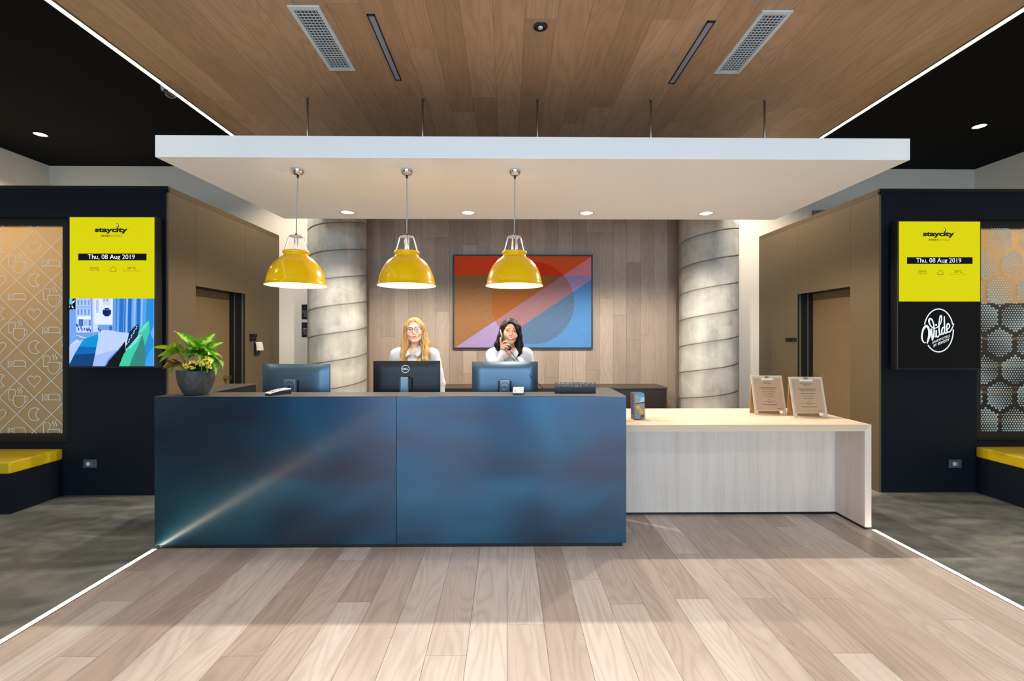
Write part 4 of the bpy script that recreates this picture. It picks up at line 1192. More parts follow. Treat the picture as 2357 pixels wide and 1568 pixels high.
# ------------------------------------------------------------------ painting
def painting_mat():
    m, g, b = base_mat('woven_abstract')
    tc = g.n('ShaderNodeTexCoord').outputs['Generated']
    s = g.n('ShaderNodeSeparateXYZ', None, i0=tc)
    u, v = s.outputs['X'], s.outputs['Z']
    gt = lambda a, b_: g.m('GREATER_THAN', a, b_)
    top = gt(v, 0.791)
    l1 = g.m('SUBTRACT', v, g.m('MULTIPLY_ADD', u, 1.004, -0.008))      # above upper edge > 0
    l2 = g.m('SUBTRACT', v, g.m('MULTIPLY_ADD', u, 1.006, -0.263))      # above lower edge > 0
    above = gt(l1, 0.0); below = g.m('LESS_THAN', l2, 0.0)
    dx = g.m('MULTIPLY', g.m('SUBTRACT', u, 0.5726), 1.498); dy = g.m('SUBTRACT', v, 0.488)
    circ = g.m('LESS_THAN', g.m('ADD', g.m('MULTIPLY', dx, dx), g.m('MULTIPLY', dy, dy)), 0.4535 ** 2)
    col = g.mix(circ, lin((150, 130, 172)), lin((146, 106, 112)))                         # band
    band_top = g.mix(circ, lin((206, 120, 130)), lin((184, 88, 86)))
    col = g.mix(top, col, band_top)
    up = g.mix(circ, lin((140, 99, 64)), lin((146, 86, 38)))
    red = g.mix(circ, g.mix(gt(u, 0.55), lin((214, 66, 24)), lin((206, 78, 28))), lin((204, 46, 16)))
    up = g.mix(top, up, red)
    col = g.mix(above, col, up)
    bl = g.mix(circ, lin((78, 126, 178)), lin((80, 106, 136)))
    col = g.mix(below, col, bl)
    # brush strokes along the band, flecks elsewhere
    ob = g.n('ShaderNodeTexCoord').outputs['Object']
    rot = g.n('ShaderNodeVectorRotate', {'rotation_type': 'Y_AXIS'}, Vector=ob, Angle=R(33.8)).outputs[0]
    st = g.n('ShaderNodeVectorMath', {'operation': 'MULTIPLY'}, i0=rot, i1=(3, 3, 140)).outputs[0]
    st2 = g.n('ShaderNodeVectorMath', {'operation': 'MULTIPLY'}, i0=rot, i1=(140, 3, 3)).outputs[0]
    n1 = g.noise(st, 1.0, 3.0); n2 = g.noise(ob, 190, 2.0)
    k = g.m('MULTIPLY_ADD', g.m('SUBTRACT', n1, 0.5), 0.5, g.m('MULTIPLY_ADD', g.m('SUBTRACT', n2, 0.5), 0.5, 1.0))
    col = g.n('ShaderNodeVectorMath', {'operation': 'SCALE'}, i0=col, Scale=k).outputs[0]
    g.t.links.new(col, b.inputs['Base Color'])
    b.inputs['Roughness'].default_value = 0.75
    b.inputs['Specular IOR Level'].default_value = 0.2
    return m
PYY = BACK_Y - 0.075
a, b = at(1042, 803.5, PYY), at(1364.5, 586.5, PYY)
t = thing('framed_painting', 'large abstract geometric painting in a black frame', 'painting', ((a.x + b.x) / 2, PYY, a.z))
fw = 0.021
f = MB()
f.box(a.x, b.x, PYY, BACK_Y - 0.034, a.z, a.z + fw); f.box(a.x, b.x, PYY, BACK_Y - 0.034, b.z - fw, b.z)
f.box(a.x, a.x + fw, PYY, BACK_Y - 0.034, a.z + fw, b.z - fw); f.box(b.x - fw, b.x, PYY, BACK_Y - 0.034, a.z + fw, b.z - fw)
f.build('frame', M_black, t)
bx('canvas', painting_mat(), t, a.x + fw, b.x - fw, PYY + 0.006, BACK_Y - 0.036, a.z + fw, b.z - fw)

# ------------------------------------------------------------------ monitors
M_mon = mat('monitor_blue_grey', (84, 104, 122), 0.36, metal=0.7)
M_mon_dark = mat('monitor_black', (9, 11, 14), 0.4, metal=0.2)
M_stand = mat('monitor_stand_grey', (112, 128, 142), 0.38, metal=0.6)
M_logo_dark = mat('logo_dark', (14, 18, 22), 0.4)
M_logo_light = mat('logo_light', (214, 220, 224), 0.4)
M_panel = mat('lcd_glass', (12, 12, 16), 0.1)
DESK_Z = 0.775
def monitor(px, w_px, py_top, label, kind, rot, st_px, st_top):
    Y_ = 3.80
    c = at(px, py_top, Y_)
    w = w_px * Y_ / F_PX; zt = c.z; h = 0.335
    t = thing('monitor', label, 'monitor', (c.x, Y_, DESK_Z), rot, 'monitors on the reception counter')
    z1 = zt - DESK_Z; z0 = z1 - h
    # convex back shell facing the room (-y), local coordinates
    nx, nz = 14, 10; V = []; F = []
    for side in (0, 1):
        for j in range(nz + 1):
            for i in range(nx + 1):
                u = i / nx; v = j / nz
                e = (1 - (2 * u - 1) ** 6) * (1 - (2 * v - 1) ** 6)
                y = 0.012 if side else -0.006 - (0.030 if kind == 'curved' else 0.016) * max(e, 0.0) ** 0.55
                V.append((-w / 2 + w * u, y, z0 + h * v))
    N = (nx + 1) * (nz + 1)
    for j in range(nz):
        for i in range(nx):
            q = j * (nx + 1) + i
            F.append((q, q + 1, q + nx + 2, q + nx + 1)); F.append((N + q, N + q + nx + 1, N + q + nx + 2, N + q + 1))
    rim = [i for i in range(nx + 1)] + [j * (nx + 1) + nx for j in range(1, nz + 1)] + [nz * (nx + 1) + i for i in range(nx - 1, -1, -1)] + [j * (nx + 1) for j in range(nz - 1, 0, -1)]
    for k in range(len(rim)):
        p_, q_ = rim[k], rim[(k + 1) % len(rim)]; F.append((q_, p_, N + p_, N + q_))
    autosmooth(MB().add(V, F).build('back_shell', M_mon if kind == 'curved' else M_mon_dark, t, local=True), 50)
    MB().box(-w / 2 + 0.006, w / 2 - 0.006, 0.012, 0.0135, z0 + 0.012, z1 - 0.006).build('screen_panel', M_panel, t, local=True)
    sx = (at(st_px[0], 880, Y_ - 0.07).x + at(st_px[1], 880, Y_ - 0.07).x) / 2 - c.x
    sw = (st_px[1] - st_px[0]) * (Y_ - 0.07) / F_PX
    zs = at(px, st_top, Y_ - 0.07).z - DESK_Z
    nk = MB().box(sx - sw / 2, sx + sw / 2, -0.088, -0.052, 0.012, zs).build('stand_neck', M_stand, t, local=True); bevel(nk, 0.006 if kind == 'curved' else 0.014, 3)
    MB().box(sx - 0.055, sx + 0.055, -0.06, -0.026, zs - 0.11, zs - 0.012).build('mount', M_mon_dark, t, local=True)
    autosmooth(MB().box(-0.125, 0.125, -0.12, 0.07, 0.0, 0.012).build('stand_foot', M_stand, t, local=True))
    if kind == 'curved':
        lx, lz, ly, rr, m = sx, zs - 0.056, -0.0895, 0.036, M_logo_dark
    else:
        p = at(933, 849.5, Y_ - 0.025); lx, lz, ly, rr, m = p.x - c.x, p.z - DESK_Z, -0.0245, 0.031, M_logo_light
    rg = MB(); rg.ribbon([(lx + rr * math.cos(i * PI / 18), lz + rr * math.sin(i * PI / 18)) for i in range(36)], 0.0045, lambda u, v: (u, ly, v), True)
    rg.build('logo_ring', m, t, local=True)
    text_fit(MB(), 'DELL', lx - rr * 0.74, lz - rr * 0.26, lx + rr * 0.74, lz + rr * 0.26, lambda u, v, d: (u, ly, v), 0.035).build('logo_text', m, t, local=True)
    return t
monitor(682, 156, 838, 'blue-grey monitor back beside the potted plant', 'curved', R(-3), (655.5, 683), 873.5)
monitor(936.5, 152, 831, 'black monitor back in front of the woman in glasses', 'flat', R(1), (919.5, 941), 868)
monitor(1162.5, 151.5, 832.5, 'blue-grey monitor back in front of the woman phoning', 'curved', R(1), (1149.5, 1173.5), 875)

# ------------------------------------------------------------------ card terminals
M_term = mat('terminal_silver', (196, 204, 210), 0.35)
M_term_dark = mat('terminal_black', (22, 24, 30), 0.4)
M_kr = mat('key_red', (214, 70, 48), 0.5); M_ky = mat('key_yellow', (238, 196, 90), 0.5); M_kg = mat('key_green', (70, 140, 110), 0.5); M_kw = mat('key_grey', (176, 172, 168), 0.5)
def terminal(px, py, rot, label, L=0.175):
    Y_ = (CAM_H - CT) * F_PX / (py - HOR)
    p = at(px, py, Y_)
    t = thing('card_terminal', label, 'card terminal', (p.x, Y_, CT), rot, 'card terminals on the counter')
    W = 0.078
    lo = MB(); side = [(0, 0.0), (L, 0.0), (L, 0.034), (L * 0.45, 0.028), (L * 0.12, 0.018), (0.0, 0.012)]
    lo.prism([(a_, b_) for a_, b_ in side], 0, -W / 2, W / 2); lo.build('body', M_term_dark, t, local=True)
    up = MB(); s2 = [(-0.003, 0.012), (L * 0.12, 0.0185), (L * 0.45, 0.0285), (L, 0.0345), (L, 0.042), (L * 0.8, 0.0425), (L * 0.45, 0.035), (L * 0.12, 0.025), (-0.003, 0.019)]
    up.prism([(a_, b_) for a_, b_ in s2], 0, -W / 2 - 0.001, W / 2 + 0.001); bevel(up.build('cover', M_term, t, local=True), 0.0015)
    def top(y): return np.interp(y, [-0.003, L * 0.12, L * 0.45, L * 0.8, L], [0.019, 0.025, 0.035, 0.0425, 0.042])
    sc = MB(); y0, y1 = L * 0.62, L * 0.92
    sc.add([(-W * 0.36, y0, top(y0) + 0.0006), (W * 0.36, y0, top(y0) + 0.0006), (W * 0.36, y1, top(y1) + 0.0006), (-W * 0.36, y1, top(y1) + 0.0006)], [(0, 1, 2, 3)])
    sc.build('display', mat('terminal_display', (92, 98, 120), 0.25), t, local=True)
    for r_ in range(5):
        for k in range(3):
            y = L * (0.12 + 0.095 * r_); x = (k - 1) * W * 0.29
            m = (M_kr, M_ky, M_kg)[k] if r_ == 0 else M_kw
            kb = MB(); y2 = y + L * 0.06; hw = W * 0.11
            z0_, z1_ = top(y), top(y2)
            kb.add([(x - hw, y, z0_), (x + hw, y, z0_), (x + hw, y2, z1_), (x - hw, y2, z1_), (x - hw, y, z0_ + 0.003), (x + hw, y, z0_ + 0.003), (x + hw, y2, z1_ + 0.003), (x - hw, y2, z1_ + 0.003)],
                   [(4, 5, 6, 7), (0, 1, 5, 4), (1, 2, 6, 5), (2, 3, 7, 6), (3, 0, 4, 7)])
            kb.build('key', m, t, local=True)
terminal(616, 910, R(-38), 'card terminal lying by the monitor nearest the plant', 0.155)
terminal(1192.5, 909.5, R(-3), 'card terminal beside the monitor of the woman phoning', 0.16)

# ------------------------------------------------------------------ reception sign
RY = 3.485
a, b = at(1277.5, 905, RY), at(1371.5, 880.5, RY)
t = thing('reception_sign', 'black gloss desk sign with raised RECEPTION letters', 'sign', ((a.x + b.x) / 2, RY, CT))
M_signgloss = mat('dark_gloss_acrylic', (6, 14, 22), 0.08)
zb = at(1300, 891.5, RY).z
bevel(bx('sign_base', M_signgloss, t, a.x, b.x, RY, RY + 0.022, CT, zb), 0.0015)
wd = MB()
text_fit(wd, 'RECEPTION', a.x + 0.002, zb - 0.001, b.x - 0.002, b.z, lambda u, v, d: (u, RY + 0.011 - d * 0.02, v), 0.012, 0.5)
wd.build('letters', M_signgloss, t)

# ------------------------------------------------------------------ menu stands
M_board = mat('limed_clipboard', (205, 190, 168), 0.55, noise=0.05, nscale=30)
M_board_back = mat('amber_board_edge', (186, 138, 84), 0.55)
M_kraft = mat('kraft_paper', (186, 154, 124), 0.8, noise=0.04, nscale=60)
M_ink = mat('brown_ink', (96, 78, 62), 0.7); M_ink2 = mat('dark_ink', (50, 40, 34), 0.7)
def menu_stand(px, py, wpx, hpx, rotz, label, title):
    Y_ = (CAM_H - DT) * F_PX / (py - HOR)
    p = at(px, py, Y_)
    w = wpx * Y_ / F_PX; h = hpx * Y_ / F_PX
    t = thing('menu_stand', label, 'menu stand', (p.x, Y_, DT), rotz, 'menu stands on the wooden desk')
    ti = R(14)
    def mp(u, v, d=0.0): return (u, v * math.sin(ti) - d * math.cos(ti), v * math.cos(ti) + d * math.sin(ti) + 0.002)
    def slab(x0, x1, v0, v1, d0, d1):
        mb = MB()
        vs = [mp(x0, v0, d0), mp(x1, v0, d0), mp(x1, v1, d0), mp(x0, v1, d0), mp(x0, v0, d1), mp(x1, v0, d1), mp(x1, v1, d1), mp(x0, v1, d1)]
        return mb.add(vs, [(3, 2, 1, 0), (4, 5, 6, 7), (0, 1, 5, 4), (1, 2, 6, 5), (2, 3, 7, 6), (3, 0, 4, 7)])
    H = h / math.cos(ti)
    fv = 0.035
    bd = slab(-w / 2, w / 2, fv, H, -0.004, 0.004).build('front_board', M_board, t, local=True); bevel(bd, 0.003)
    for sx in (-1, 1):
        x0 = -w / 2 if sx < 0 else w / 2 - 0.03
        slab(x0, x0 + 0.03, 0.0, fv, -0.004, 0.004).build('foot', M_board, t, local=True)
    # rear board of the A-frame
    yb = H * math.sin(ti) + 0.004
    rb = MB(); zt = H * math.cos(ti) - 0.004
    rb.prism([(yb, zt), (yb + 0.008, zt), (yb + 0.036, 0.0), (yb + 0.028, 0.0)], 0, -w / 2 + 0.010, w / 2 - 0.001)
    rb.build('rear_board', M_board_back, t, local=True)
    slab(-w * 0.43, w * 0.43, fv + 0.006, H - 0.022, 0.0045, 0.0052).build('sheet', M_kraft, t, local=True)
    ck = slab(-w * 0.19, w * 0.19, H - 0.042, H - 0.026, 0.0055, 0.013).build('clip', mat('clip_silver', (232, 238, 242), 0.4, metal=0.3), t, local=True); bevel(ck, 0.002)
    slab(-w * 0.06, w * 0.06, H - 0.028, H - 0.006, 0.0045, 0.009).build('clip_hinge', mat('copper_clip', (206, 150, 110), 0.35, metal=0.7), ck, local=True)
    f = lambda u, v, d=0: mp(u, v, 0.0056)
    V0 = fv + 0.006; VH = H - 0.022 - V0
    def line(s, c, half, hh, m, bold=0.0, x=0.0):
        text_fit(MB(), s, x - half * w, V0 + c * VH - hh * VH / 2, x + half * w, V0 + c * VH + hh * VH / 2, f, bold).build('menu_text', m, t, local=True)
    line(title[0], 0.865, 0.10 if len(title[0]) < 8 else 0.17, 0.032, M_ink, 0.01)
    line(title[1], 0.825, 0.14 if len(title[1]) > 7 else 0.09, 0.032, M_ink, 0.01)
    rl = MB()
    def bar(c, half, hh): 
        rl.add([f(-half * w, V0 + c * VH), f(half * w, V0 + c * VH), f(half * w, V0 + (c + hh) * VH), f(-half * w, V0 + (c + hh) * VH)], [(0, 1, 2, 3)])
    for c, ha, hh in ((0.70, 0.27, 0.010), (0.685, 0.22, 0.007), (0.655, 0.25, 0.006), (0.64, 0.22, 0.006), (0.60, 0.01, 0.006), (0.572, 0.22, 0.006), (0.558, 0.20, 0.006), (0.515, 0.01, 0.006),
                      (0.495, 0.17, 0.006), (0.48, 0.15, 0.006), (0.44, 0.01, 0.006), (0.42, 0.17, 0.006), (0.405, 0.12, 0.006), (0.32, 0.05, 0.010), (0.275, 0.20, 0.006), (0.26, 0.13, 0.006), (0.24, 0.07, 0.006), (0.17, 0.24, 0.009), (0.16, 0.20, 0.006)):
        bar(c, ha, hh)
    rl.build('menu_lines', M_ink, t, local=True)
    line('staycity', 0.055, 0.075, 0.022, M_ink2, 0.04, w * 0.30)
    return t
menu_stand(1774.5, 957, 72, 89, R(-3), 'clipboard menu stand nearer the concrete column on the wooden desk', ('Drinks', 'Collection'))
menu_stand(1866.5, 963, 77, 92, R(-3), 'larger clipboard menu stand nearer the desk end on the wooden desk', ('Breakfast', 'Menu'))

# ------------------------------------------------------------------ leaflet holder
HY = 3.77
p = at(1473, 967, (CAM_H - DT) * F_PX / (967 - HOR)); HY = p.y
t = thing('leaflet_holder', 'clear acrylic leaflet holder on the wooden desk beside the counter', 'leaflet holder', (p.x, HY, DT), R(14))
hw, hd = 0.056, 0.075
fr = MB()
fr.box(-hw, hw, -0.002, 0.0, 0.0, 0.10); fr.box(-hw, hw, hd, hd + 0.002, 0.0, 0.12)
fr.box(-hw, -hw + 0.002, 0.0, hd, 0.0, 0.10); fr.box(hw - 0.002, hw, 0.0, hd, 0.0, 0.10); fr.box(-hw, hw, 0.0, hd, 0.0, 0.003)
fr.build('tray', M_glass, t, local=True)
M_leaf_edge = mat('leaflet_edge', (120, 96, 124), 0.5); M_leaf = mat('leaflet_grey', (128, 138, 156), 0.4)
def leaflet(k, label):
    q = thing('leaflet', label, 'leaflet', (p.x, HY, DT), R(14), 'leaflets in the acrylic holder')
    y0 = 0.004 + k * 0.016
    W2 = 0.049; Hh = 0.215 + 0.002 * k
    lean = 0.05
    def f(u, v, d=0.0): return (u, y0 + v * lean - d, 0.004 + v)
    mb = MB()
    vs = [f(-W2, 0, 0), f(W2, 0, 0), f(W2, Hh, 0), f(-W2, Hh, 0), f(-W2, 0, -0.009), f(W2, 0, -0.009), f(W2, Hh, -0.009), f(-W2, Hh, -0.009)]
    mb.add(vs, [(0, 1, 2, 3), (5, 4, 7, 6), (1, 5, 6, 2), (4, 0, 3, 7), (3, 2, 6, 7), (4, 5, 1, 0)])
    mb.build('pages', M_leaf_edge, q, local=True)
    e = 0.0006
    def patch(nm, pts, col, dd):
        g_ = MB(); g_.poly([f(-W2 + 2 * W2 * a_, Hh * (1 - b_), e + dd) for a_, b_ in pts]); g_.build(nm, mat('leaflet_' + nm, col, 0.4), q, local=True)
    patch('cover_base', [(0, 1), (1, 1), (1, 0), (0, 0)], (134, 140, 152), 0)
    if k == 0:
        patch('cover_sky', [(0.1, 0.38), (1, 0.33), (1, 0.02), (0.1, 0.04)], (70, 190, 214), 0.0002)
        patch('cover_sand', [(0.1, 0.38), (0.5, 0.30), (0.25, 0.08), (0.12, 0.04)], (226, 150, 96), 0.0004)
        patch('cover_rock', [(0.5, 0.35), (1, 0.32), (1, 0.14), (0.75, 0.16)], (206, 208, 226), 0.0004)
        patch('cover_band', [(0.1, 0.41), (1, 0.36), (1, 0.335), (0.1, 0.385)], (30, 26, 36), 0.0006)
        patch('cover_wall', [(0.12, 0.98), (0.98, 0.98), (0.98, 0.40), (0.12, 0.42)], (150, 150, 158), 0.0002)
        patch('cover_shade', [(0.55, 0.98), (0.98, 0.93), (0.98, 0.82), (0.6, 0.84)], (86, 76, 80), 0.0004)
        cp_ = [(0.22, 0.50), (0.35, 0.46), (0.50, 0.49), (0.56, 0.55), (0.74, 0.60), (0.84, 0.68), (0.82, 0.77), (0.68, 0.80), (0.52, 0.76), (0.40, 0.68), (0.24, 0.60)]
        patch('cover_ring', [(v.x, v.y) for v in catmull(cp_, 4, True)][::-1], (244, 182, 40), 0.0006)
        patch('cover_seat', [(0.36, 0.60), (0.50, 0.58), (0.62, 0.64), (0.60, 0.65), (0.48, 0.71), (0.38, 0.66)][::-1], (170, 160, 168), 0.0009)
        g_ = MB(); text_fit(g_, 'staycity', -W2 * 0.78, Hh * 0.82, W2 * 0.6, Hh * 0.86, lambda u, v, d: f(u, v, e + 0.0009), 0.02); g_.build('cover_text', M_white, q, local=True)
leaflet(0, 'front leaflet in the acrylic holder with a yellow ring on its cover')
leaflet(1, 'second leaflet behind the yellow ring cover in the holder')
leaflet(2, 'third leaflet behind the yellow ring cover in the holder')
leaflet(3, 'rearmost leaflet in the acrylic holder')

# ------------------------------------------------------------------ potted plant
def leaf_mat(name, edge, mid, pale, var, thin=0.35):
    m, g, b = base_mat(name)
    uv = g.n('ShaderNodeUVMap').outputs[0]
    s = g.n('ShaderNodeSeparateXYZ', None, i0=uv)
    v = g.m('ABSOLUTE', g.m('MULTIPLY_ADD', s.outputs['X'], 2.0, -1.0))
    st = g.n('ShaderNodeVectorMath', {'operation': 'MULTIPLY'}, i0=uv, i1=(7.0, 16.0, 1.0)).outputs[0]
    nz = g.noise(st, 1.0, 3.0, 0.6, 0.5)
    f = g.m('ADD', g.m('MULTIPLY', g.m('SUBTRACT', 0.62, v), 1.1), g.m('MULTIPLY', g.m('SUBTRACT', nz, 0.5), 2.4))
    k = g.n('ShaderNodeMapRange', None, Value=f, From_Min=0.1, From_Max=0.45).outputs[0]
    col = g.mix(g.m('MULTIPLY', k, var), lin(edge), lin(pale))
    rib = g.m('LESS_THAN', v, 0.05)
    col = g.mix(g.m('MULTIPLY', rib, 0.7), col, lin(mid))
    g.t.links.new(col, b.inputs['Base Color'])
    b.inputs['Roughness'].default_value = 0.35
    b.inputs['Subsurface Weight'].default_value = 0.0
    tr = g.n('ShaderNodeBsdfTranslucent', None, Color=col)
    mx = g.n('ShaderNodeMixShader', None, i0=thin, i1=b.outputs[0], i2=tr.outputs[0])
    m.node_tree.links.new(mx.outputs[0], m.node_tree.nodes['Material Output'].inputs['Surface'])
    return m
M_lf1 = leaf_mat('variegated_leaf', (78, 146, 20), (190, 214, 100), (214, 232, 120), 0.95)
M_lf2 = leaf_mat('lime_leaf', (124, 160, 20), (200, 200, 90), (176, 198, 52), 0.6)
M_lf3 = leaf_mat('bronze_leaf', (104, 66, 22), (170, 120, 50), (142, 112, 30), 0.7, 0.2)
M_lf4 = leaf_mat('dark_round_leaf', (26, 78, 18), (60, 120, 40), (52, 118, 30), 0.5, 0.15)
M_stem = mat('plant_stem', (110, 140, 50), 0.5)
M_soil = mat('potting_soil', (34, 24, 16), 0.9, noise=0.3, nscale=80)
def pot_mat():
    m, g, b = base_mat('hammered_slate')
    b.inputs['Base Color'].default_value = lin((46, 50, 54)); b.inputs['Roughness'].default_value = 0.5
    return m
M_pot = pot_mat()
PXC = at(450.5, 880, 3.425)
pt = thing('potted_plant', 'leafy potted plant with yellow flowers in a dark hammered bowl', 'plant', (PXC.x, 3.43, CT))
def hammered_bowl():
    n, m = 60, 26; V = []; F = []
    prof = [(0.0, 0.0), (0.071, 0.0), (0.078, 0.004), (0.093, 0.03), (0.109, 0.062), (0.121, 0.098), (0.128, 0.13), (0.131, 0.16), (0.1315, 0.184), (0.126, 0.185), (0.124, 0.170), (0.0, 0.165)]
    zs = []
    import bisect
    L = [0]
    for a_, b_ in zip(prof, prof[1:]): L.append(L[-1] + math.hypot(b_[0] - a_[0], b_[1] - a_[1]))
    rng = random.Random(5)
    cen = [(rng.random() * 2 * PI, rng.random() * 0.19) for _ in range(150)]
    M_ = 70
    for i in range(M_ + 1):
        t_ = L[-1] * i / M_
        j = min(bisect.bisect_right(L, t_) - 1, len(prof) - 2); f = (t_ - L[j]) / (L[j + 1] - L[j])
        r_ = prof[j][0] * (1 - f) + prof[j + 1][0] * f; z_ = prof[j][1] * (1 - f) + prof[j + 1][1] * f
        out = 0.06 < t_ < L[8]
        for k in range(n):
            a_ = 2 * PI * k / n
            d = 0.0
            if out:
                # facets: distance to the nearest hammer mark, marks elongated upwards
                b2 = min(((math.remainder(a_ - c_[0], 2 * PI) * 0.13) ** 2 * 2.6 + (z_ - c_[1]) ** 2 * 0.55) for c_ in cen)
                d = min(b2, 0.0006) * 6.0
            V.append(((r_ + d) * math.cos(a_), (r_ + d) * math.sin(a_), z_))
    for i in range(M_):
        for k in range(n):
            j = (k + 1) % n; F.append((i * n + k, i * n + j, (i + 1) * n + j, (i + 1) * n + k))
    V = [(q[0] * 0.94, q[1] * 0.94, q[2]) for q in V]
    return MB().add(V, F).build('bowl', M_pot, pt, smooth=False, local=True)
hammered_bowl()
MB().lathe([(0.0001, 0.172), (0.117, 0.168)], (0, 0, 0), 32).build('soil', M_soil, pt, local=True)
def leaf_mesh(name, L, W, bend, cup, twist, m, tipw=1.0):
    nu, nv = 6, 14; V = []; F = []; UV = []
    p = Vector((0, 0, 0)); ang = 0.0
    pts = []
    for j in range(nv + 1):
        f = j / nv
        pts.append((p.copy(), ang)); ang = -bend * f ** 1.4
        p = p + Vector((math.cos(ang), 0, math.sin(ang))) * (L / nv)
    for j in range(nv + 1):
        f = j / nv
        w = W * 0.5 * (math.sin(PI * min(1, f ** 0.72)) ** 0.85 * (1 - 0.25 * f) + 0.03 * (1 - f))
        c, a_ = pts[j]
        for i in range(nu + 1):
            u = i / nu * 2 - 1
            tw = twist * f
            y = u * w; z = cup * abs(u) ** 1.5 * w + 0.05 * W * math.sin(f * 9 + u * 2) * abs(u)
            y, z = y * math.cos(tw) - z * math.sin(tw), y * math.sin(tw) + z * math.cos(tw)
            V.append((c.x - z * math.sin(a_), y, c.z + z * math.cos(a_))); UV.append((i / nu, f))
    for j in range(nv):
        for i in range(nu):
            q = j * (nu + 1) + i; F.append((q, q + nu + 1, q + nu + 2, q + 1))
    me = bpy.data.meshes.new(name); me.from_pydata(V, [], F); me.materials.append(m)
    ul = me.uv_layers.new(name='UVMap')
    for lp in me.loops: ul.data[lp.index].uv = UV[lp.vertex_index]
    me.polygons.foreach_set('use_smooth', [True] * len(me.polygons)); me.update()
    return me
LM = {
 'a': leaf_mesh('leaf', 0.17, 0.085, 0.5, 0.35, 0.2, M_lf1), 'b': leaf_mesh('leaf', 0.19, 0.075, 1.3, 0.3, -0.3, M_lf1), 'c': leaf_mesh('leaf', 0.15, 0.06, 0.9, 0.4, 0.4, M_lf1),
 'd': leaf_mesh('leaf', 0.14, 0.09, 0.3, 0.25, 0.0, M_lf2), 'e': leaf_mesh('leaf', 0.17, 0.05, 0.6, 0.4, 0.5, M_lf2), 'f': leaf_mesh('leaf', 0.15, 0.065, 0.7, 0.3, 0.2, M_lf3),
 'g': leaf_mesh('leaf', 0.06, 0.06, 0.5, 0.3, 0.0, M_lf4), 'h': leaf_mesh('leaf', 0.20, 0.06, 1.9, 0.35, 0.2, M_lf1),
}
def put_leaf(kind, base, tip, roll=0.0, stem=True, scale=None):
    """leaf from base towards tip (local metres)"""
    b_, t_ = Vector(base), Vector(tip)
    d = t_ - b_; Ln = d.length; d.normalize()
    o = bpy.data.objects.new('leaf', LM[kind]); COL.objects.link(o); o.parent = pt
    q = d.to_track_quat('X', 'Z')
    o.rotation_mode = 'QUATERNION'
    o.rotation_quaternion = q @ Matrix.Rotation(roll, 4, 'X').to_quaternion()
    o.location = b_
    k = scale or Ln / max(v.co.length for v in LM[kind].vertices)
    o.scale = (k, k * (1.0 if scale else 1.25), k)
    return o
def PP(px, py, dy=0.0):
    """pixel to plant-local point, dy metres behind the bowl centre"""
    w = at(px, py, 3.43 + dy)
    return (w.x - PXC.x, dy, w.z - CT)
hub1 = PP(456, 818, 0.02); hub2 = PP(410, 810, 0.0); hub3 = PP(412, 840, -0.02)
stems = MB()
for h_, g0 in ((hub1, (0.01, 0.02, 0.17)), (hub2, (-0.05, 0.0, 0.17)), (hub3, (-0.06, -0.03, 0.17))):
    stems.tube([g0, tuple((Vector(g0) + Vector(h_)) / 2 + Vector((0.004, 0.004, 0))), h_], [0.008, 0.007, 0.005], 8)
stems.build('stem', M_stem, pt, smooth=True, local=True)
rl = random.Random(9)
for kind, tip, dy, roll in (
    ('a', (415, 757), 0.0, 0.9), ('a', (494, 762), 0.02, -0.8), ('c', (440, 776), -0.05, 0.4), ('b', (505, 793), -0.06, -0.9), ('a', (492, 789), 0.06, -0.6), ('b', (534, 815), 0.0, -0.5),
    ('h', (512, 822), -0.04, 0.0), ('c', (470, 782), -0.08, -0.2), ('c', (452, 788), -0.10, 0.1), ('b', (425, 800), 0.08, 0.5), ('c', (478, 800), 0.12, -0.3), ('a', (440, 790), 0.12, 0.4), ('c', (500, 822), 0.08, -0.4), ('b', (460, 800), -0.14, 0.0),
    ('c', (430, 790), -0.06, 0.6), ('c', (486, 815), -0.10, -0.5), ('b', (520, 800), 0.05, -0.6), ('a', (470, 774), 0.05, -0.3), ('a', (436, 772), 0.06, 0.5), ('b', (498, 806), -0.09, -0.3),
    ('c', (446, 800), -0.13, 0.2), ('b', (488, 828), -0.06, -0.2), ('c', (415, 812), -0.08, 0.6), ('a', (512, 782), 0.08, -0.9), ('c', (430, 818), -0.11, 0.3)):
    put_leaf(kind, hub1, PP(tip[0], tip[1], dy), roll)
for kind, tip, dy, roll in (('d', (412, 780), -0.02, 1.2), ('e', (356, 790), -0.02, 0.5), ('e', (361, 814), -0.04, 0.6), ('e', (360, 828), -0.06, 0.4), ('d', (392, 792), 0.05, 0.5), ('e', (384, 800), -0.07, 0.3), ('d', (430, 800), -0.05, -0.5), ('e', (395, 790), 0.08, 0.4), ('d', (376, 800), -0.05, 0.5), ('d', (398, 786), -0.06, 0.8), ('e', (374, 806), 0.05, 0.3), ('d', (388, 816), -0.08, 0.3), ('e', (420, 790), -0.08, -0.2)):
    put_leaf(kind, hub2, PP(tip[0], tip[1], dy), roll)
for kind, tip, dy, roll in (('f', (373, 842), -0.04, 0.6), ('f', (380, 826), -0.02, 0.3), ('f', (396, 822), -0.06, 0.2), ('c', (385, 857), -0.07, 0.5), ('f', (405, 826), -0.08, -0.3), ('e', (378, 834), 0.04, 0.3), ('f', (424, 832), -0.09, -0.5), ('f', (392, 838), -0.09, 0.4)):
    put_leaf(kind, hub3, PP(tip[0], tip[1], dy), roll)
for k in range(22):
    a_ = rl.random() * PI + PI; rr = 0.03 + 0.09 * rl.random()
    bx_, by_ = 0.035 + rr * math.cos(a_) * 0.9, rr * math.sin(a_) * 0.95
    put_leaf('g', (bx_ * 0.7, by_ * 0.7, 0.18), (bx_ * 1.15, by_ * 1.2, 0.205 + 0.03 * rl.random()), rl.uniform(-0.6, 0.6), scale=rl.uniform(0.8, 1.15))
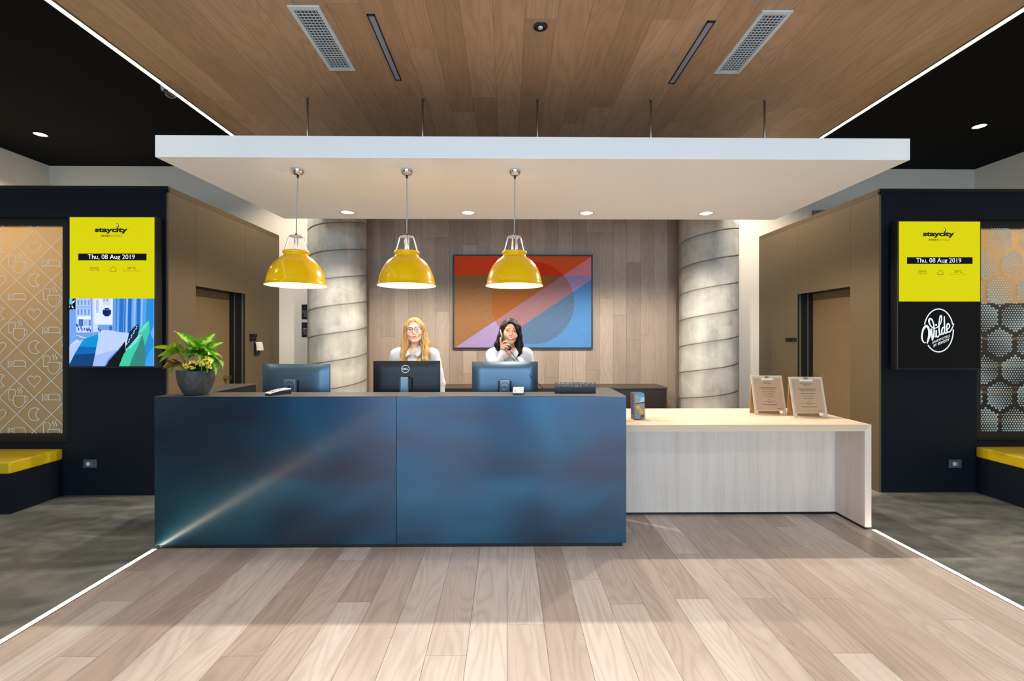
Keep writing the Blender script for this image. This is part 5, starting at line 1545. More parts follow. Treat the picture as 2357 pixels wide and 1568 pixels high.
M_petal = mat('yellow_petal', (248, 222, 70), 0.5)
fl = MB()
for (cx_, cy_, n_) in ((430, 843, 12), (437, 836, 10), (425, 842, 6), (447, 835, 6), (461, 833, 11), (466, 836, 8), (473, 838, 8), (480, 841, 7), (470, 826, 7), (480, 827, 12), (486, 829, 8), (437, 846, 7), (444, 846, 5), (490, 850, 2), (459, 841, 2)):
    for k in range(n_):
        px_, py_ = cx_ + rl.uniform(-5, 5), cy_ + rl.uniform(-4.5, 4.5)
        c = Vector(PP(px_, py_, -0.105 + rl.uniform(-0.02, 0.02)))
        nrm = Vector((rl.uniform(-0.6, 0.6), -1, rl.uniform(0.1, 0.9))).normalized()
        u_ = nrm.cross(Vector((0, 0, 1))).normalized(); w_ = nrm.cross(u_)
        rr = 0.0075
        for j in range(4):
            a_ = j * PI / 2 + k
            d1 = u_ * math.cos(a_) + w_ * math.sin(a_); d2 = u_ * math.cos(a_ + PI / 2) + w_ * math.sin(a_ + PI / 2)
            fl.add([c, c + d1 * rr * 0.7 + d2 * rr * 0.45 + nrm * 0.001, c + d1 * rr * 1.15 + nrm * 0.002, c + d1 * rr * 0.7 - d2 * rr * 0.45 + nrm * 0.001], [(0, 1, 2, 3)])
tag(fl.build('flowers', M_petal, pt, local=True), kind='stuff')
fs = MB()
for (cx_, cy_) in ((432, 843), (463, 835), (478, 838), (480, 828)):
    a_ = Vector(PP(cx_, cy_, -0.10)); fs.tube([(a_.x * 0.8 + 0.005, -0.07, 0.17), tuple(a_)], 0.003, 6)
fs.build('flower_stalk', M_stem, pt, local=True)

# ------------------------------------------------------------------ people: smooth bodies from blended volumes
def surface_nets(fn, lo, hi, h):
    xs = np.arange(lo[0], hi[0] + h, h, dtype=np.float32); ys = np.arange(lo[1], hi[1] + h, h, dtype=np.float32); zs = np.arange(lo[2], hi[2] + h, h, dtype=np.float32)
    X, Y, Z = np.meshgrid(xs, ys, zs, indexing='ij')
    D = fn(np.stack([X, Y, Z], -1)).astype(np.float32)
    nx, ny, nz = D.shape
    ins = D < 0
    cnt = np.zeros((nx - 1, ny - 1, nz - 1), np.int8)
    sl = lambda A, a, b, c: A[a:nx - 1 + a, b:ny - 1 + b, c:nz - 1 + c]
    for a in (0, 1):
        for b in (0, 1):
            for c in (0, 1): cnt += sl(ins, a, b, c)
    act = (cnt > 0) & (cnt < 8)
    idx = np.argwhere(act)
    pos = np.zeros((len(idx), 3)); num = np.zeros(len(idx))
    cor = [(a, b, c) for a in (0, 1) for b in (0, 1) for c in (0, 1)]
    for i in range(8):
        for j in range(i + 1, 8):
            if sum(abs(p - q) for p, q in zip(cor[i], cor[j])) != 1: continue
            A = np.array(cor[i]); B = np.array(cor[j])
            d0 = D[tuple((idx + A).T)]; d1 = D[tuple((idx + B).T)]
            mk = (d0 < 0) != (d1 < 0)
            t = np.where(mk, d0 / np.where(mk, d0 - d1, 1), 0)
            pos += np.where(mk[:, None], A + (B - A) * t[:, None], 0); num += mk
    V = (idx + pos / num[:, None]) * h + np.array(lo)
    vid = -np.ones(act.shape, np.int64); vid[act] = np.arange(len(idx))
    Q = []
    for ax in range(3):
        o = [0, 0, 0]; o[ax] = 1
        S0 = ins[:nx - o[0], :ny - o[1], :nz - o[2]]; S1 = ins[o[0]:, o[1]:, o[2]:]
        e = np.argwhere(S0 != S1)
        b1, b2 = [(1, 2), (2, 0), (0, 1)][ax]
        ok = (e[:, b1] > 0) & (e[:, b2] > 0) & (e[:, b1] < act.shape[b1]) & (e[:, b2] < act.shape[b2]) & (e[:, ax] < act.shape[ax])
        e = e[ok]
        flip = ~S0[tuple(e.T)]
        def cell(d1, d2):
            c = e.copy(); c[:, b1] -= d1; c[:, b2] -= d2
            return vid[tuple(c.T)]
        q = np.stack([cell(1, 1), cell(0, 1), cell(0, 0), cell(1, 0)], -1)
        q[flip] = q[flip][:, ::-1]
        Q.append(q)
    Q = np.concatenate(Q)
    Q = Q[(Q >= 0).all(1)]
    return V, Q
def sd_ell(P, c, r):
    q = (P - np.array(c, np.float32)) / np.array(r, np.float32)
    k = np.sqrt((q ** 2).sum(-1)) + 1e-9
    return (k - 1) * min(r)
def sd_cone(P, a, b, ra, rb):
    a = np.array(a, np.float32); b = np.array(b, np.float32); ba = b - a
    t = np.clip(((P - a) @ ba) / (ba @ ba), 0, 1)
    d = P - a - t[..., None] * ba
    return np.sqrt((d ** 2).sum(-1)) - (ra + (rb - ra) * t)
def smin(a, b, k):
    h = np.clip(0.5 + 0.5 * (b - a) / k, 0, 1)
    return b * (1 - h) + a * h - k * h * (1 - h)
def smax(a, b, k): return -smin(-a, -b, k)
def chain(P, pts, rs, k=0.015):
    d = None
    for i in range(len(pts) - 1):
        c = sd_cone(P, pts[i], pts[i + 1], rs[i], rs[i + 1])
        d = c if d is None else smin(d, c, k)
    return d
def rotm(ax, a):
    return np.array(Matrix.Rotation(a, 3, ax), np.float32)

M_skinL = mat('skin_fair', (226, 180, 160), 0.5, sub=0.12)
M_skinR = mat('skin_warm', (216, 160, 130), 0.48, sub=0.12)
M_shirt = mat('white_shirt', (206, 206, 210), 0.75, bump=0.06, nscale=30)
M_trouser = mat('black_trousers', (18, 18, 22), 0.8)
M_shoe = mat('black_shoe', (14, 14, 15), 0.4)
M_lany = mat('orange_lanyard', (240, 168, 10), 0.6)
M_lipL = mat('lips_rose', (196, 112, 110), 0.4); M_lipR = mat('lips_coral', (188, 84, 72), 0.4)
M_teeth = mat('teeth', (240, 236, 228), 0.3)
M_eye = mat('eye_white', (222, 218, 214), 0.25)
M_irisL = mat('iris_grey_blue', (78, 96, 104), 0.2); M_irisR = mat('iris_brown', (58, 34, 22), 0.2)
M_pupil = mat('pupil', (8, 8, 8), 0.1)
M_browL = mat('brow_blond', (146, 104, 62), 0.7); M_browR = mat('brow_dark', (44, 28, 22), 0.7)
M_lash = mat('lashes', (30, 22, 20), 0.6)
def hair_mat(name, dark, light):
    m, g, b = base_mat(name)
    tc = g.n('ShaderNodeTexCoord').outputs['Object']
    sa = g.n('ShaderNodeVectorMath', {'operation': 'MULTIPLY'}, i0=tc, i1=(5, 150, 4)).outputs[0]
    sb = g.n('ShaderNodeVectorMath', {'operation': 'MULTIPLY'}, i0=tc, i1=(150, 5, 3)).outputs[0]
    ny = g.n('ShaderNodeSeparateXYZ', None, i0=g.n('ShaderNodeNewGeometry').outputs['True Normal']).outputs['Y']
    w = g.n('ShaderNodeMapRange', None, Value=g.m('ABSOLUTE', ny), From_Min=0.45, From_Max=0.8).outputs[0]
    na = g.noise(sa, 1.0, 2.0, 0.5); nb_ = g.noise(sb, 1.0, 2.0, 0.5)
    nz = g.m('ADD', g.m('MULTIPLY', na, g.m('SUBTRACT', 1.0, w)), g.m('MULTIPLY', nb_, w))
    g.t.links.new(g.ramp(nz, [(0.32, lin(dark)), (0.66, lin(light))]), b.inputs['Base Color'])
    b.inputs['Roughness'].default_value = 0.55
    b.inputs['Specular IOR Level'].default_value = 0.22
    g.t.links.new(g.bump(nz, 0.6, 0.004), b.inputs['Normal'])
    return m
M_blond = hair_mat('blond_hair', (120, 84, 44), (200, 160, 102))
M_dark = hair_mat('black_hair', (5, 4, 5), (16, 13, 13))

def person(label, base, p):
    """p: dictionary of the pose; everything local, facing -y, feet at z = 0"""
    root = thing('person', label, 'person', base)
    HC = np.array(p['head'], np.float32)
    Rm = rotm('Z', p.get('turn', 0.0)) @ rotm('Y', p.get('tilt', 0.0)) @ rotm('X', p.get('nod', 0.0))   # head to body
    W = lambda q: tuple(Rm @ np.array(q, np.float32) + HC)
    def head_sd(P):
        Q = (P - HC) @ Rm
        X = np.abs(Q[..., 0:1]); S = np.concatenate([X, Q[..., 1:]], -1)
        d = sd_ell(Q, (0, 0.014, 0.030), (0.0735, 0.092, 0.084))
        d = smin(d, sd_ell(Q, (0, -0.020, -0.024), (0.0605, 0.070, 0.078)), 0.03)
        d = smin(d, sd_cone(S, (0.048, -0.005, -0.052), (0.010, -0.066, -0.093), 0.020, 0.0165), 0.028)
        d = smin(d, sd_ell(Q, (0, -0.070, -0.0965), (0.018, 0.016, 0.014)), 0.02)
        d = smin(d, sd_ell(S, (0.037, -0.066, -0.026), (0.024, 0.022, 0.020)), 0.025)
        d = smin(d, sd_cone(S, (0.012, -0.087, 0.0255), (0.040, -0.074, 0.022), 0.0075, 0.007), 0.016)
        d = smax(d, -sd_ell(S, (0.0315, -0.1005, 0.007), (0.017, 0.018, 0.011)), 0.012)
        d = smin(d, sd_cone(Q, (0, -0.086, 0.014), (0, -0.1065, -0.026), 0.0065, 0.0090), 0.012)
        d = smin(d, sd_ell(S, (0.0095, -0.0965, -0.0305), (0.0068, 0.0085, 0.006)), 0.006)
        d = smin(d, sd_ell(Q, (0, -0.0845, -0.056), (0.026, 0.014, 0.017)), 0.016)
        if p.get('smile'): d = smin(d, sd_ell(S, (0.041, -0.070, -0.038), (0.016, 0.014, 0.014)), 0.016)
        d = smin(d, sd_ell(S, (0.0735, 0.014, -0.004), (0.008, 0.016, 0.028)), 0.008)
        return d
    nb = p['neck']
    def neck_sd(P):
        d = sd_cone(P, W((0, 0.026, -0.045)), nb, 0.049, 0.053)
        d = smin(d, sd_ell(P, (0, 0.016, 1.335), (0.150, 0.076, 0.095)), 0.045)
        for s in (-1, 1):
            d = smin(d, sd_cone(P, (s * 0.015, -0.052, 1.392), (s * 0.13, -0.01, 1.405), 0.011, 0.012), 0.02)
        return d
    def upper(P): return smin(head_sd(P), neck_sd(P), 0.022)
    HL = HC
    Vs, Fs = [], []; off = 0
    def addpart(V, Q):
        nonlocal off
        Vs.append(V); Fs.append(Q + off); off += len(V)
    addpart(*surface_nets(upper, (-0.17, -0.14, 1.24), (0.17, 0.16, float(HC[2]) + 0.135), 0.0036))
    arms = p['arms']
    def low(P):
        d = sd_ell(P, (0, 0.012, 1.22), (0.140, 0.086, 0.17))
        d = smin(d, sd_ell(P, (0, 0.012, 1.03), (0.118, 0.082, 0.16)), 0.06)
        d = smin(d, sd_ell(P, (0, 0.012, 0.90), (0.150, 0.100, 0.13)), 0.06)
        for s in (-1, 1):
            d = smin(d, chain(P, [(s * 0.082, 0.012, 0.88), (s * 0.085, 0.0, 0.50), (s * 0.088, 0.03, 0.09)], [0.080, 0.054, 0.036], 0.02), 0.03)
            d = smin(d, sd_cone(P, (s * 0.088, 0.03, 0.045), (s * 0.095, -0.13, 0.03), 0.034, 0.026), 0.02)
        for (sh, el, wr, hd) in arms:
            d = smin(d, chain(P, [sh, el, wr], [0.042, 0.034, 0.0235], 0.012), 0.03)
        return d
    addpart(*surface_nets(low, (-0.36, -0.32, -0.0), (0.36, 0.17, 1.44), 0.010))
    for (sh, el, wr, hd) in arms:
        def hand_sd(P, hd=hd, wr=wr, el=el):
            e = np.array(el); w_ = np.array(wr); fa = w_ + (e - w_) * 0.35
            d = sd_cone(P, tuple(fa), wr, 0.028, 0.0225)
            d = smin(d, chain(P, [wr] + hd['palm'], [0.021] + [0.020] * len(hd['palm']), 0.012), 0.014)
            for a_ in hd['knuckles']: d = smin(d, sd_cone(P, hd['palm'][0], a_, 0.017, 0.0105), 0.009)
            for fg in hd['fingers']:
                n_ = len(fg); rr = [0.0096 - 0.0030 * i / (n_ - 1) for i in range(n_)]
                d = smin(d, chain(P, fg, rr, 0.003), 0.004)
            return d
        allp = np.array([wr] + hd['palm'] + hd['knuckles'] + [q for f_ in hd['fingers'] for q in f_])
        lo = allp.min(0) - 0.03; hi = allp.max(0) + 0.03
        fa = np.array(wr) + (np.array(el) - np.array(wr)) * 0.3
        lo = np.minimum(lo, fa - 0.03); hi = np.maximum(hi, fa + 0.03)
        addpart(*surface_nets(hand_sd, lo, hi, 0.0026))
    def mesh_child(name, V, Q, m, parent=root, smooth=True):
        me = bpy.data.meshes.new(name); me.from_pydata(V.tolist(), [], Q.tolist()); me.materials.append(m)
        if smooth: me.polygons.foreach_set('use_smooth', [True] * len(me.polygons))
        me.update(); o = bpy.data.objects.new(name, me); COL.objects.link(o); o.parent = parent
        return o
    body = mesh_child('body', np.concatenate(Vs), np.concatenate(Fs), p['skin'])
    # shirt
    vb = p['vneck']
    def shirt(P):
        X = np.abs(P[..., 0:1]); S = np.concatenate([X, P[..., 1:]], -1)
        d = sd_ell(P, (0, 0.012, 1.25), (0.166, 0.102, 0.205))
        d = smin(d, sd_cone(S, (0.0, 0.022, 1.405), (0.150, 0.022, 1.368), 0.062, 0.056), 0.04)
        d = smin(d, sd_ell(P, (0, 0.014, 1.02), (0.140, 0.102, 0.20)), 0.07)
        d = smin(d, sd_ell(P, (0, 0.014, 0.91), (0.170, 0.118, 0.10)), 0.06)
        d = smin(d, sd_ell(S, (0.068, -0.062, 1.255), (0.066, 0.056, 0.064)), 0.05)
        for (sh, el, wr, hd) in arms:
            w2 = np.array(wr) + (np.array(el) - np.array(wr)) * hd.get('cuff', 0.12)
            d = smin(d, chain(P, [sh, el, tuple(w2)], [0.060, 0.047, 0.035], 0.015), 0.028)
        # soft folds
        d = d + 0.0022 * np.sin(P[..., 2] * 46 + P[..., 0] * 34) * np.sin(P[..., 0] * 30 - P[..., 2] * 18)
        # neck opening and V cut
        nk = sd_cone(P, (0, 0.03, 1.40), (0, 0.0, 1.62), 0.056, 0.075)
        d = smax(d, -nk, 0.006)
        zc = P[..., 2] - vb
        vcut = np.maximum(np.abs(P[..., 0]) - np.maximum(zc, 0) * 0.62, P[..., 1] + 0.005)
        vcut = np.maximum(vcut, -zc)
        d = smax(d, -vcut, 0.004)
        # hem
        return np.maximum(d, 0.86 - P[..., 2])
    V, Q = surface_nets(shirt, (-0.36, -0.33, 0.85), (0.36, 0.19, 1.50), 0.0052)
    sh_o = mesh_child('shirt', V, Q, M_shirt)
    # collar
    for s in (-1, 1):
        top = [(0, 0.098, 1.462), (s * 0.036, 0.089, 1.466), (s * 0.062, 0.055, 1.466), (s * 0.066, 0.012, 1.458), (s * 0.056, -0.030, 1.438), (s * 0.034, -0.066, 1.408), (s * 0.006, -0.098, vb + 0.004)]
        out = [(0, 0.112, 1.420), (s * 0.046, 0.104, 1.420), (s * 0.082, 0.066, 1.424), (s * 0.092, 0.012, 1.424), (s * 0.086, -0.045, 1.404), (s * 0.070, -0.088, 1.368), (s * 0.046, -0.112, vb - 0.022)]
        t_ = [Vector(q) for q in top]; o_ = [Vector(q) for q in out]
        ts = catmull(t_, 4); os_ = catmull(o_, 4)
        mb = MB(); n_ = len(ts); vs = []
        for a_, b_ in zip(ts, os_):
            mid = (a_ + b_) / 2 + Vector((s * 0.006, -0.004, 0.006))
            vs += [a_, mid, b_]
        fs_ = []
        for i in range(n_ - 1):
            for k in range(2):
                q = i * 3 + k; fs_.append((q, q + 1, q + 4, q + 3) if s < 0 else (q, q + 3, q + 4, q + 1))
        mb.add(vs, fs_)
        co = mb.build('collar', M_shirt, sh_o, smooth=True, local=True)
        so = co.modifiers.new('thickness', 'SOLIDIFY'); so.thickness = 0.004; so.offset = 1.0
    # lanyard, lying on the shirt
    ly = MB()
    def on_shirt(x, z):
        ys = np.linspace(-0.20, 0.02, 221, dtype=np.float32)
        pts = np.stack([np.full_like(ys, x), ys, np.full_like(ys, z)], -1)
        return Vector((x, float(ys[int(np.argmax(shirt(pts) < 0))]) - 0.003, z))
    for s in (-1, 1):
        pts = [on_shirt(s * x_, z_) for x_, z_ in [(v.x, v.y) for v in catmull([Vector((0.056, 1.372, 0)), Vector((0.047, 1.34, 0)), Vector((0.038, 1.29, 0)), Vector((0.028, 1.21, 0)), Vector((0.008, 1.09, 0))], 6)]]
        vs = []
        for q in pts: vs += [q + Vector((-0.0062, 0, 0)), q + Vector((0.0062, 0, 0)), q + Vector((0.0062, 0.004, 0)), q + Vector((-0.0062, 0.004, 0))]
        fs_ = []
        for i in range(len(pts) - 1):
            for k in range(4):
                a_, b_ = i * 4 + k, i * 4 + (k + 1) % 4; fs_.append((a_, a_ + 4, b_ + 4, b_))
        ly.add(vs, fs_)
    ly.build('lanyard', M_lany, root, local=True)
    # trousers and shoes
    def trou(P):
        d = sd_ell(P, (0, 0.014, 0.92), (0.158, 0.108, 0.13))
        for s in (-1, 1): d = smin(d, chain(P, [(s * 0.084, 0.012, 0.88), (s * 0.088, 0.004, 0.50), (s * 0.092, 0.02, 0.08)], [0.090, 0.068, 0.056], 0.02), 0.03)
        return np.maximum(d, 0.05 - P[..., 2])
    mesh_child('trousers', *surface_nets(trou, (-0.22, -0.15, 0.03), (0.22, 0.16, 1.08), 0.012), M_trouser)
    for s in (-1, 1):
        def shoe(P, s=s): return np.maximum(smin(sd_cone(P, (s * 0.09, 0.035, 0.045), (s * 0.098, -0.14, 0.032), 0.044, 0.036), sd_cone(P, (s * 0.09, 0.03, 0.05), (s * 0.09, 0.03, 0.10), 0.045, 0.043), 0.02), 0.001 - P[..., 2])
        mesh_child('shoe', *surface_nets(shoe, (s * 0.09 - 0.07, -0.20, -0.005), (s * 0.09 + 0.08, 0.10, 0.12), 0.007), M_shoe)
    # hair
    hr = p['hair']
    V, Q = surface_nets(lambda P: hr((P - HC) @ Rm, P), HC + np.array((-0.19, -0.16, p['hair_low'])), HC + np.array((0.19, 0.17, 0.15)), 0.0036)
    mesh_child('hair', V, Q, p['hairm'])
    # face details, in head coordinates
    def fp(q): return W(q)
    def on_face(x, z, out=0.0):
        """point of the head surface straight in front of (x, z)"""
        ys = np.linspace(-0.125, -0.03, 191, dtype=np.float32)
        pts = np.array([W((x, float(y), z)) for y in ys], np.float32)
        d = head_sd(pts)
        i = int(np.argmax(d < 0))
        return Vector((x, float(ys[i]) - out, z))
    def face_line(pts, out=0.0, n=4): return [on_face(q.x, q.y, out) for q in [Vector((v[0], v[1])) for v in catmull([Vector((a_, b_, 0)) for a_, b_ in pts], n)]]
    for s in (-1, 1):
        c0 = np.array((s * 0.0315, -0.0778, 0.0070)); r_ = 0.0120
        e = MB(); n_, m_ = 40, 26; vs = []; fs_ = []; mi = []
        up_o, lo_o = (0.48, 0.34) if not p.get('smile') else (0.33, 0.22)
        lid = lambda dx: max(0.0, 1 - (dx / 0.93) ** 2)
        for i in range(m_ + 1):
            th = PI * 0.62 * i / m_
            for k in range(n_):
                a_ = 2 * PI * k / n_
                dx, dz = math.sin(th) * math.cos(a_), math.sin(th) * math.sin(a_)
                inside = -lo_o * lid(dx) < dz < up_o * lid(dx)
                rr = r_ if inside else r_ * (1.05 if dz > 0 else 1.0)
                vs.append(fp(c0 + rr * np.array((dx, -math.cos(th), dz))))
        for i in range(m_):
            th = PI * 0.62 * (i + 0.5) / m_
            for k in range(n_):
                j = (k + 1) % n_; a_ = 2 * PI * (k + 0.5) / n_
                dx, dz = math.sin(th) * math.cos(a_), math.sin(th) * math.sin(a_)
                inside = -lo_o * lid(dx) < dz < up_o * lid(dx)
                rad = math.hypot(dx, dz)
                mi.append(3 if not inside else (2 if rad < 0.20 else (1 if rad < 0.50 else 0)))
                fs_.append((i * n_ + k, i * n_ + j, (i + 1) * n_ + j, (i + 1) * n_ + k))
        e.add(vs, fs_); e.mi = mi
        e.build('eye', [M_eye, p['iris'], M_pupil, p['skin']], root, smooth=True, local=True)
        def lash(sign, r0, w0, nm, m):
            pts = []
            for i in range(13):
                dx = -0.90 + 1.80 * i / 12; dz = sign * (up_o if sign > 0 else lo_o) * lid(dx)
                dy = -math.sqrt(max(0.0, 1 - dx * dx - dz * dz)); pts.append(fp(c0 + r0 * np.array((dx, dy, dz))))
            MB().tube(pts, [w0 * (0.5 + 0.5 * math.sin(PI * i / 12)) for i in range(13)], 6).build(nm, m, root, smooth=True, local=True)
        lash(1, r_ * 1.06, 0.0011, 'eyelashes', M_lash)
        lash(-1, r_ * 1.02, 0.0005, 'eyelashes', M_lash)
        bw = face_line([(s * 0.0135, 0.0245), (s * 0.0250, 0.0285), (s * 0.0380, 0.0295), (s * 0.0500, 0.0235)], 0.0006)
        MB().tube([fp(q) for q in bw], [0.0019, 0.0021, 0.0022, 0.0022, 0.0021, 0.0020, 0.0019, 0.0018, 0.0016, 0.0014, 0.0011, 0.0008, 0.0005], 6).build('eyebrow', p['brow'], root, smooth=True, local=True)
    sm = p.get('smile', 0)
    mw = 0.0275 if sm else 0.0235
    cz = -0.0500 if sm else -0.0520
    lowz = -0.0685 if sm else -0.0650
    ul = face_line([(-mw, cz), (-mw * 0.5, -0.0545), (-0.004, -0.0545), (0, -0.0555), (0.004, -0.0545), (mw * 0.5, -0.0545), (mw, cz)], 0.0004)
    nU = len(ul)
    MB().tube([fp(q) for q in ul], [0.0008 + 0.0021 * math.sin(PI * i / (nU - 1)) ** 0.7 for i in range(nU)], 8).build('lips', p['lip'], root, smooth=True, local=True)
    ll = face_line([(-mw, cz), (-mw * 0.5, lowz + 0.0045), (0, lowz), (mw * 0.5, lowz + 0.0045), (mw, cz)], 0.0006, 5)
    nL = len(ll)
    MB().tube([fp(q) for q in ll], [0.0008 + 0.0028 * math.sin(PI * i / (nL - 1)) ** 0.7 for i in range(nL)], 8).build('lips', p['lip'], root, smooth=True, local=True)
    k1 = face_line([(-mw * 0.94, cz - 0.0006), (-mw * 0.5, -0.0550), (0, -0.0560), (mw * 0.5, -0.0550), (mw * 0.94, cz - 0.0006)], 0.0016)
    k2 = face_line([(-mw * 0.94, cz - 0.0012), (-mw * 0.5, lowz + 0.0050), (0, lowz + 0.0005), (mw * 0.5, lowz + 0.0050), (mw * 0.94, cz - 0.0012)], 0.0016)
    te = MB(); vs = [fp(q) for q in k1] + [fp(q) for q in k2]; n_ = len(k1)
    te.add(vs, [(i, n_ + i, n_ + i + 1, i + 1) for i in range(n_ - 1)])
    te.build('teeth', M_teeth if sm else mat('mouth_line', (168, 90, 90), 0.5), root, smooth=True, local=True)
    return root, W

def hand_down(wr, s):
    """relaxed hanging hand"""
    x, y, z = wr
    kn = [(x - s * 0.006 + s * 0.004, y - 0.030 + i * 0.019, z - 0.078 + abs(i - 1) * 0.003) for i in range(4)]
    fg = []
    Ls = [0.068, 0.076, 0.070, 0.056]
    for (kx, ky, kz), L_ in zip(kn, Ls):
        fg.append([(kx, ky, kz), (kx - s * 0.006, ky - 0.002, kz - L_ * 0.45), (kx - s * 0.018, ky - 0.001, kz - L_ * 0.75), (kx - s * 0.030, ky, kz - L_ * 0.95)])
    fg.append([(x - s * 0.004, y - 0.024, z - 0.022), (x - s * 0.014, y - 0.046, z - 0.050), (x - s * 0.020, y - 0.050, z - 0.082)])
    return {'palm': [(x, y - 0.002, z - 0.045)], 'knuckles': kn, 'fingers': fg, 'cuff': 0.06}

# the woman in glasses
def hair_long(Q, P):
    X = np.abs(Q[..., 0:1]); S = np.concatenate([X, Q[..., 1:]], -1)
    d = sd_ell(Q, (0, 0.020, 0.034), (0.0835, 0.100, 0.092))
    d = smin(d, chain(S, [(0.070, -0.012, 0.035), (0.080, -0.002, -0.05), (0.088, -0.010, -0.13)], [0.024, 0.028, 0.034], 0.02), 0.03)
    # falls over the shoulders to the chest, image right side fuller
    d = smin(d, chain(P - np.array(HCL, np.float32), [(0.084, -0.010, -0.10), (0.110, -0.058, -0.20), (0.108, -0.102, -0.265), (0.100, -0.116, -0.315)], [0.036, 0.037, 0.031, 0.012], 0.02), 0.03)
    d = smin(d, chain(P - np.array(HCL, np.float32), [(-0.078, -0.005, -0.10), (-0.083, -0.070, -0.21), (-0.078, -0.108, -0.275), (-0.076, -0.116, -0.320)], [0.034, 0.028, 0.022, 0.010], 0.02), 0.03)
    d = smin(d, chain(P - np.array(HCL, np.float32), [(0.10, 0.03, -0.12), (0.128, 0.02, -0.195)], [0.036, 0.014], 0.02), 0.03)
    d = smin(d, chain(P - np.array(HCL, np.float32), [(-0.09, 0.03, -0.13), (-0.125, 0.02, -0.205)], [0.034, 0.012], 0.02), 0.03)
    d = smin(d, sd_ell(Q, (0, 0.060, -0.11), (0.090, 0.045, 0.14)), 0.04)
    # strands
    an = np.arctan2(Q[..., 0], -Q[..., 1] + 0.03)
    fade = np.clip((0.085 - Q[..., 2]) / 0.05, 0, 1)
    d = d + fade * (0.0016 * np.sin(an * 34 + Q[..., 2] * 8) + 0.0012 * np.sin(an * 71 - Q[..., 2] * 14))
    # face opening, parted a little to one side
    k = np.where(Q[..., 0] > -0.014, 0.86, 1.0)
    F = sd_ell(Q, (-0.004, -0.112, -0.014), (0.0575, 0.098, 0.108))
    # parting: a wedge rising off centre towards the crown
    F = np.minimum(F, sd_cone(Q, (-0.010, -0.105, 0.045), (-0.016, -0.085, 0.098), 0.034, 0.016))
    F = np.minimum(F, sd_ell(Q, (-0.006, -0.115, -0.150), (0.047, 0.10, 0.10)))
    d = smax(d, -F, 0.006)
    return d
LX, LYY = at(954, 780, 4.15).x, 4.15
eyeL = at(955, 759.5, LYY - 0.08).z
HCL = (0.004, -0.010, eyeL - 0.0075)
wl, wr_ = (0.236, -0.020, 0.86), (-0.225, -0.09, 0.90)
pL = dict(head=HCL, tilt=R(-4), turn=R(6), nod=R(-3), neck=(0, 0.032, 1.40), skin=M_skinL, iris=M_irisL, brow=M_browL, lip=M_lipL, hairm=M_blond, hair=hair_long, hair_low=-0.35, vneck=1.372, smile=0,
          arms=[((-0.165, 0.022, 1.365), (-0.215, 0.030, 1.10), wr_, hand_down(wr_, -1)), ((0.165, 0.022, 1.365), (0.228, 0.035, 1.10), wl, hand_down(wl, 1))])
womanL, WL = person('smiling blond woman with round glasses in a white shirt', (LX, LYY, 0), pL)
# glasses
gl = thing('glasses', 'round dark framed glasses worn by the blond woman', 'glasses', (LX, LYY, 0))
M_frame = mat('tortoise_frame', (58, 34, 30), 0.3); M_frame2 = mat('gold_rim', (150, 110, 80), 0.3, metal=0.6)
for s in (-1, 1):
    c0 = (s * 0.0335, -0.1085, 0.004)
    ring = [Vector((c0[0] + 0.0245 * math.cos(a_), c0[1] + 0.010 * (abs(c0[0] + 0.0245 * math.cos(a_)) / 0.058) ** 2, c0[2] + 0.0225 * math.sin(a_))) for a_ in [i * 2 * PI / 32 for i in range(33)]]
    MB().tube([WL(q) for q in ring], [0.0016 + 0.0011 * max(0, math.sin(i * 2 * PI / 32)) for i in range(33)], 8).build('rim', M_frame, gl, smooth=True, local=True)
    MB().poly([WL(q) for q in ring[:-1]]).build('lens', M_glass, gl, local=True)
    MB().tube([WL(q) for q in ((s * 0.0575, -0.0985, 0.012), (s * 0.068, -0.088, 0.013), (s * 0.078, -0.02, 0.010), (s * 0.079, 0.02, 0.004))], 0.0017, 8).build('temple_arm', M_frame, gl, smooth=True, local=True)
    MB().sphere(WL((s * 0.0600, -0.0985, 0.0135)), 0.003, 10, 8).build('hinge', M_chrome, gl, smooth=True, local=True)
MB().tube([WL(q) for q in ((-0.0095, -0.1085, 0.008), (0, -0.1105, 0.0105), (0.0095, -0.1085, 0.008))], 0.0016, 8).build('bridge', M_frame, gl, smooth=True, local=True)

